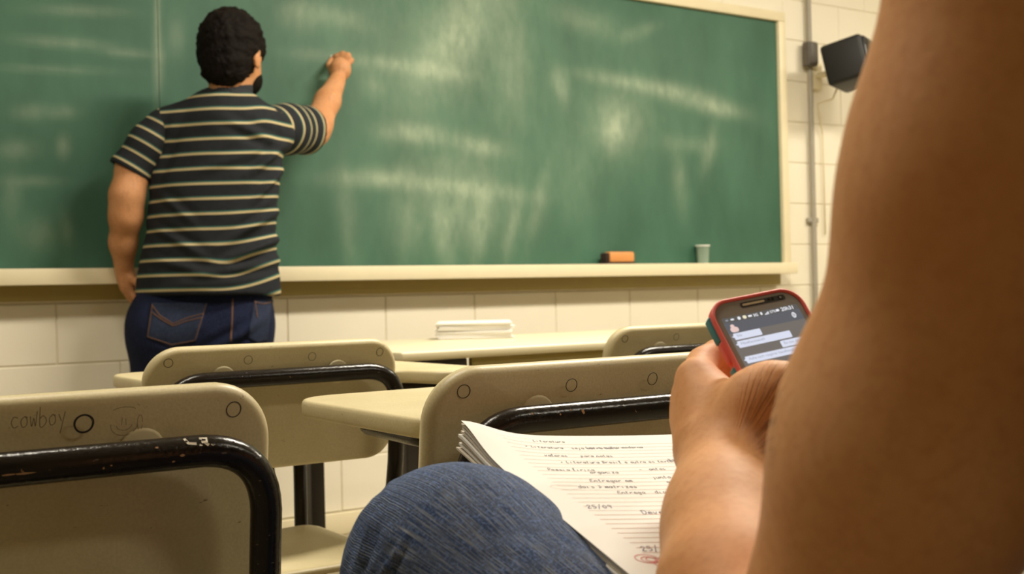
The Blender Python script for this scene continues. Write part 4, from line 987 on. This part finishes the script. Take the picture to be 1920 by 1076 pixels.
# raised lip of the case
def ring(name, wo, ho, ro, wi, hi_, ri, z0, z1, mat):
    O = np.array(rrect(wo, ho, ro, 10)); I = np.array(rrect(wi, hi_, ri, 10)); n = len(O); V = []; F = []
    M1 = (O*.55+I*.45)
    for A, z in ((O, z0), (O*.997, z1-.0006), (M1, z1), (I*1.003, z1-.0004), (I, z0)):
        for p in A: V.append((p[0], p[1], z))
    for i in range(4):
        for k in range(n): F.append((i*n+k, i*n+(k+1) % n, (i+1)*n+(k+1) % n, (i+1)*n+k))
    return link(name, mesh_from(name, V, F, True, mat), ph_)
ring('case_lip', PW, PL, .0155, PW-.0052, PL-.0052, .0132, -.001, .0030, M['caser'])
for sx in (-1, 1):
    for cy, hgt in ((.053, .020), (-.020, .022), (-.055, .022)):
        pslab('teal_bumper', .0036, hgt, .0016, -.0070, -.0004, M['caset'], bev=.0008, cx=sx*(PW/2-.0006), cy=cy, n=5)
    pslab('teal_bumper', .0036, .022, .0016, -.0070, -.0004, M['caset'], bev=.0008, cx=sx*(PW/2-.0006), cy=.012, n=5)
pslab('side_button', .003, .016, .0012, -.0045, .0002, M['caser'], bev=.0006, cx=-PW/2-.0004, cy=.034, n=5)
pslab('glass_front', PW-.0056, PL-.0056, .0128, .0008, .0018, M['glass'], bev=.0003)
g0 = PL/2-.0030
# speaker recess, grille, sensors
pslab('earpiece_recess', .036, .0042, .0016, .0017, .00195, M['gunmetal'], cx=.0065, cy=g0-.0042, n=4)
pslab('speaker_grille', .0175, .0016, .0008, .0018, .0022, M['gold'], cx=-.001, cy=g0-.0042, n=4)
for x, r in ((.0115, .0012), (.0145, .0012)): pslab('sensor', r*2, r*2, r*.98, .0018, .0021, M['lens'], cx=x, cy=g0-.0040, n=4)
cr = pslab('front_camera', .0036, .0036, .00175, .0018, .0021, M['lens'], cx=.0208, cy=g0-.0040, n=5); pslab('lens_ring', .0018, .0018, .0008, .0020, .0022, M['glass'], cr, cx=.0208, cy=g0-.0040, n=5)
SW, ST, SB = .0605, g0-.0115, -(PL/2-.0039)+.016
pslab('screen', SW, ST-SB, .0003, .0017, .0019, M['screen'], cy=(ST+SB)/2, n=2)
pslab('status_bar', SW, .0040, .0002, .0018, .00198, M['statusbar'], cy=ST-.0020, n=2)
pslab('header_bar', SW, .0085, .0002, .0018, .00198, M['header'], cy=ST-.0083, n=2)
def text_mesh(name, txt, size, x, y, z, mat, parent, bold=0.0):
    cu = bpy.data.curves.new('tmp', 'FONT'); cu.body = txt; cu.size = size; cu.offset = bold; cu.resolution_u = 2; o = bpy.data.objects.new('tmp', cu); COL.objects.link(o)
    dg = bpy.context.evaluated_depsgraph_get(); me = bpy.data.meshes.new_from_object(o.evaluated_get(dg)); bpy.data.objects.remove(o); bpy.data.curves.remove(cu)
    me.materials.clear(); me.materials.append(mat); me.name = name; t = link(name, me, parent, (x, y, z)); return t
text_mesh('clock_text', '20h31', .0042, .0162, ST-.0035, .0021, M['stext'], ph_, .00008)
text_mesh('status_text', '3G', .0030, -.006, ST-.0033, .0021, M['stext'], ph_, .00008); text_mesh('status_text', '57%', .0028, .0072, ST-.0033, .0021, M['stext'], ph_, .00004)
for x, w_, h_, mt in ((-.0268, .0022, .0012, 'btext'), (-.0225, .0026, .0012, 'stext'), (-.0172, .0022, .0024, 'stext'), (-.0128, .0028, .0026, 'iconyel'), (-.0085, .0030, .0014, 'stext'), (.0005, .0014, .0022, 'stext'), (.0135, .0026, .0018, 'stext')):
    pslab('status_icon', w_, h_, min(w_, h_)*.4, .0019, .0021, M[mt], cx=x, cy=ST-.0021, n=3)
for k in range(4): pslab('signal_bar', .0006, .0006+.0005*k, .0001, .0019, .0021, M['stext'], cx=.0032+.0009*k, cy=ST-.0034+.0003*k, n=2)
av = pslab('avatar', .0062, .0040, .0018, .0019, .0021, M['avatar'], cx=-.0245, cy=ST-.0100, n=4); pslab('avatar', .0030, .0030, .0014, .0020, .0022, M['avatar'], cx=-.0250, cy=ST-.0073, n=4)
V, F = tube([(x, y, .0021) for x, y in [(.0235+.0012*math.cos(a)+.0006*t_, ST-.0083+.0020*math.sin(a)) for t_, a in enumerate(np.linspace(0, 1.9*PI, 16)*1) for t_ in (0,)]], .00028, 6); link('paperclip_icon', mesh_from('paperclip_icon', V, F, True, M['stext']), ph_)
V, F = tube([(.0242+.0008*math.cos(a), ST-.0083+.0013*math.sin(a), .0021) for a in np.linspace(-.5, 1.5*PI, 14)], .00025, 6); link('paperclip_icon', mesh_from('paperclip_icon', V, F, True, M['stext']), ph_)
# bubbles: (x0, x1, y below the screen top, left tail?, text)
y = ST-.0127
for x0, x1, dy, ht, left, txt in ((-.0275, -.0065, .0028, .0050, True, 'Siiii'), (-.0275, .0140, .0091, .0052, True, 'Hauahauauauah'), (.0030, .0290, .0155, .0050, False, 'Eu sou dramatica'), (-.0275, .0275, .0215, .0052, True, 'Acha nem respirei hauahauah'), (.0125, .0290, .0277, .0050, False, 'Hahaha'), (-.0180, .0290, .0356, .0092, False, 'Que seu mozinho Carioca'), (-.0275, .010, .0460, .005, True, 'Sei nao'), (-.005, .029, .0525, .005, False, 'Entendi')):
    cy = y-dy; b = pslab('chat_bubble', x1-x0, ht, .0006, .0019, .0022, M['bubble'], cx=(x0+x1)/2, cy=cy, n=3)
    tx = x0 if left else x1; sg = -1 if left else 1
    V = [(tx-sg*.0008, cy+ht*.28, .0022), (tx+sg*.0016, cy+ht*.05, .0022), (tx-sg*.0008, cy-ht*.22, .0022), (tx-sg*.0008, cy+ht*.28, .0019), (tx+sg*.0016, cy+ht*.05, .0019), (tx-sg*.0008, cy-ht*.22, .0019)]
    link('tail', mesh_from('tail', V, [(0, 1, 2), (5, 4, 3), (0, 3, 4, 1), (1, 4, 5, 2), (2, 5, 3, 0)], False, M['bubble']), b)
    text_mesh('bubble_text', txt, .0030, x0+.002, cy-.0006 + (ht/2-.0026 if ht > .006 else 0), .0023, M['btext'], b)
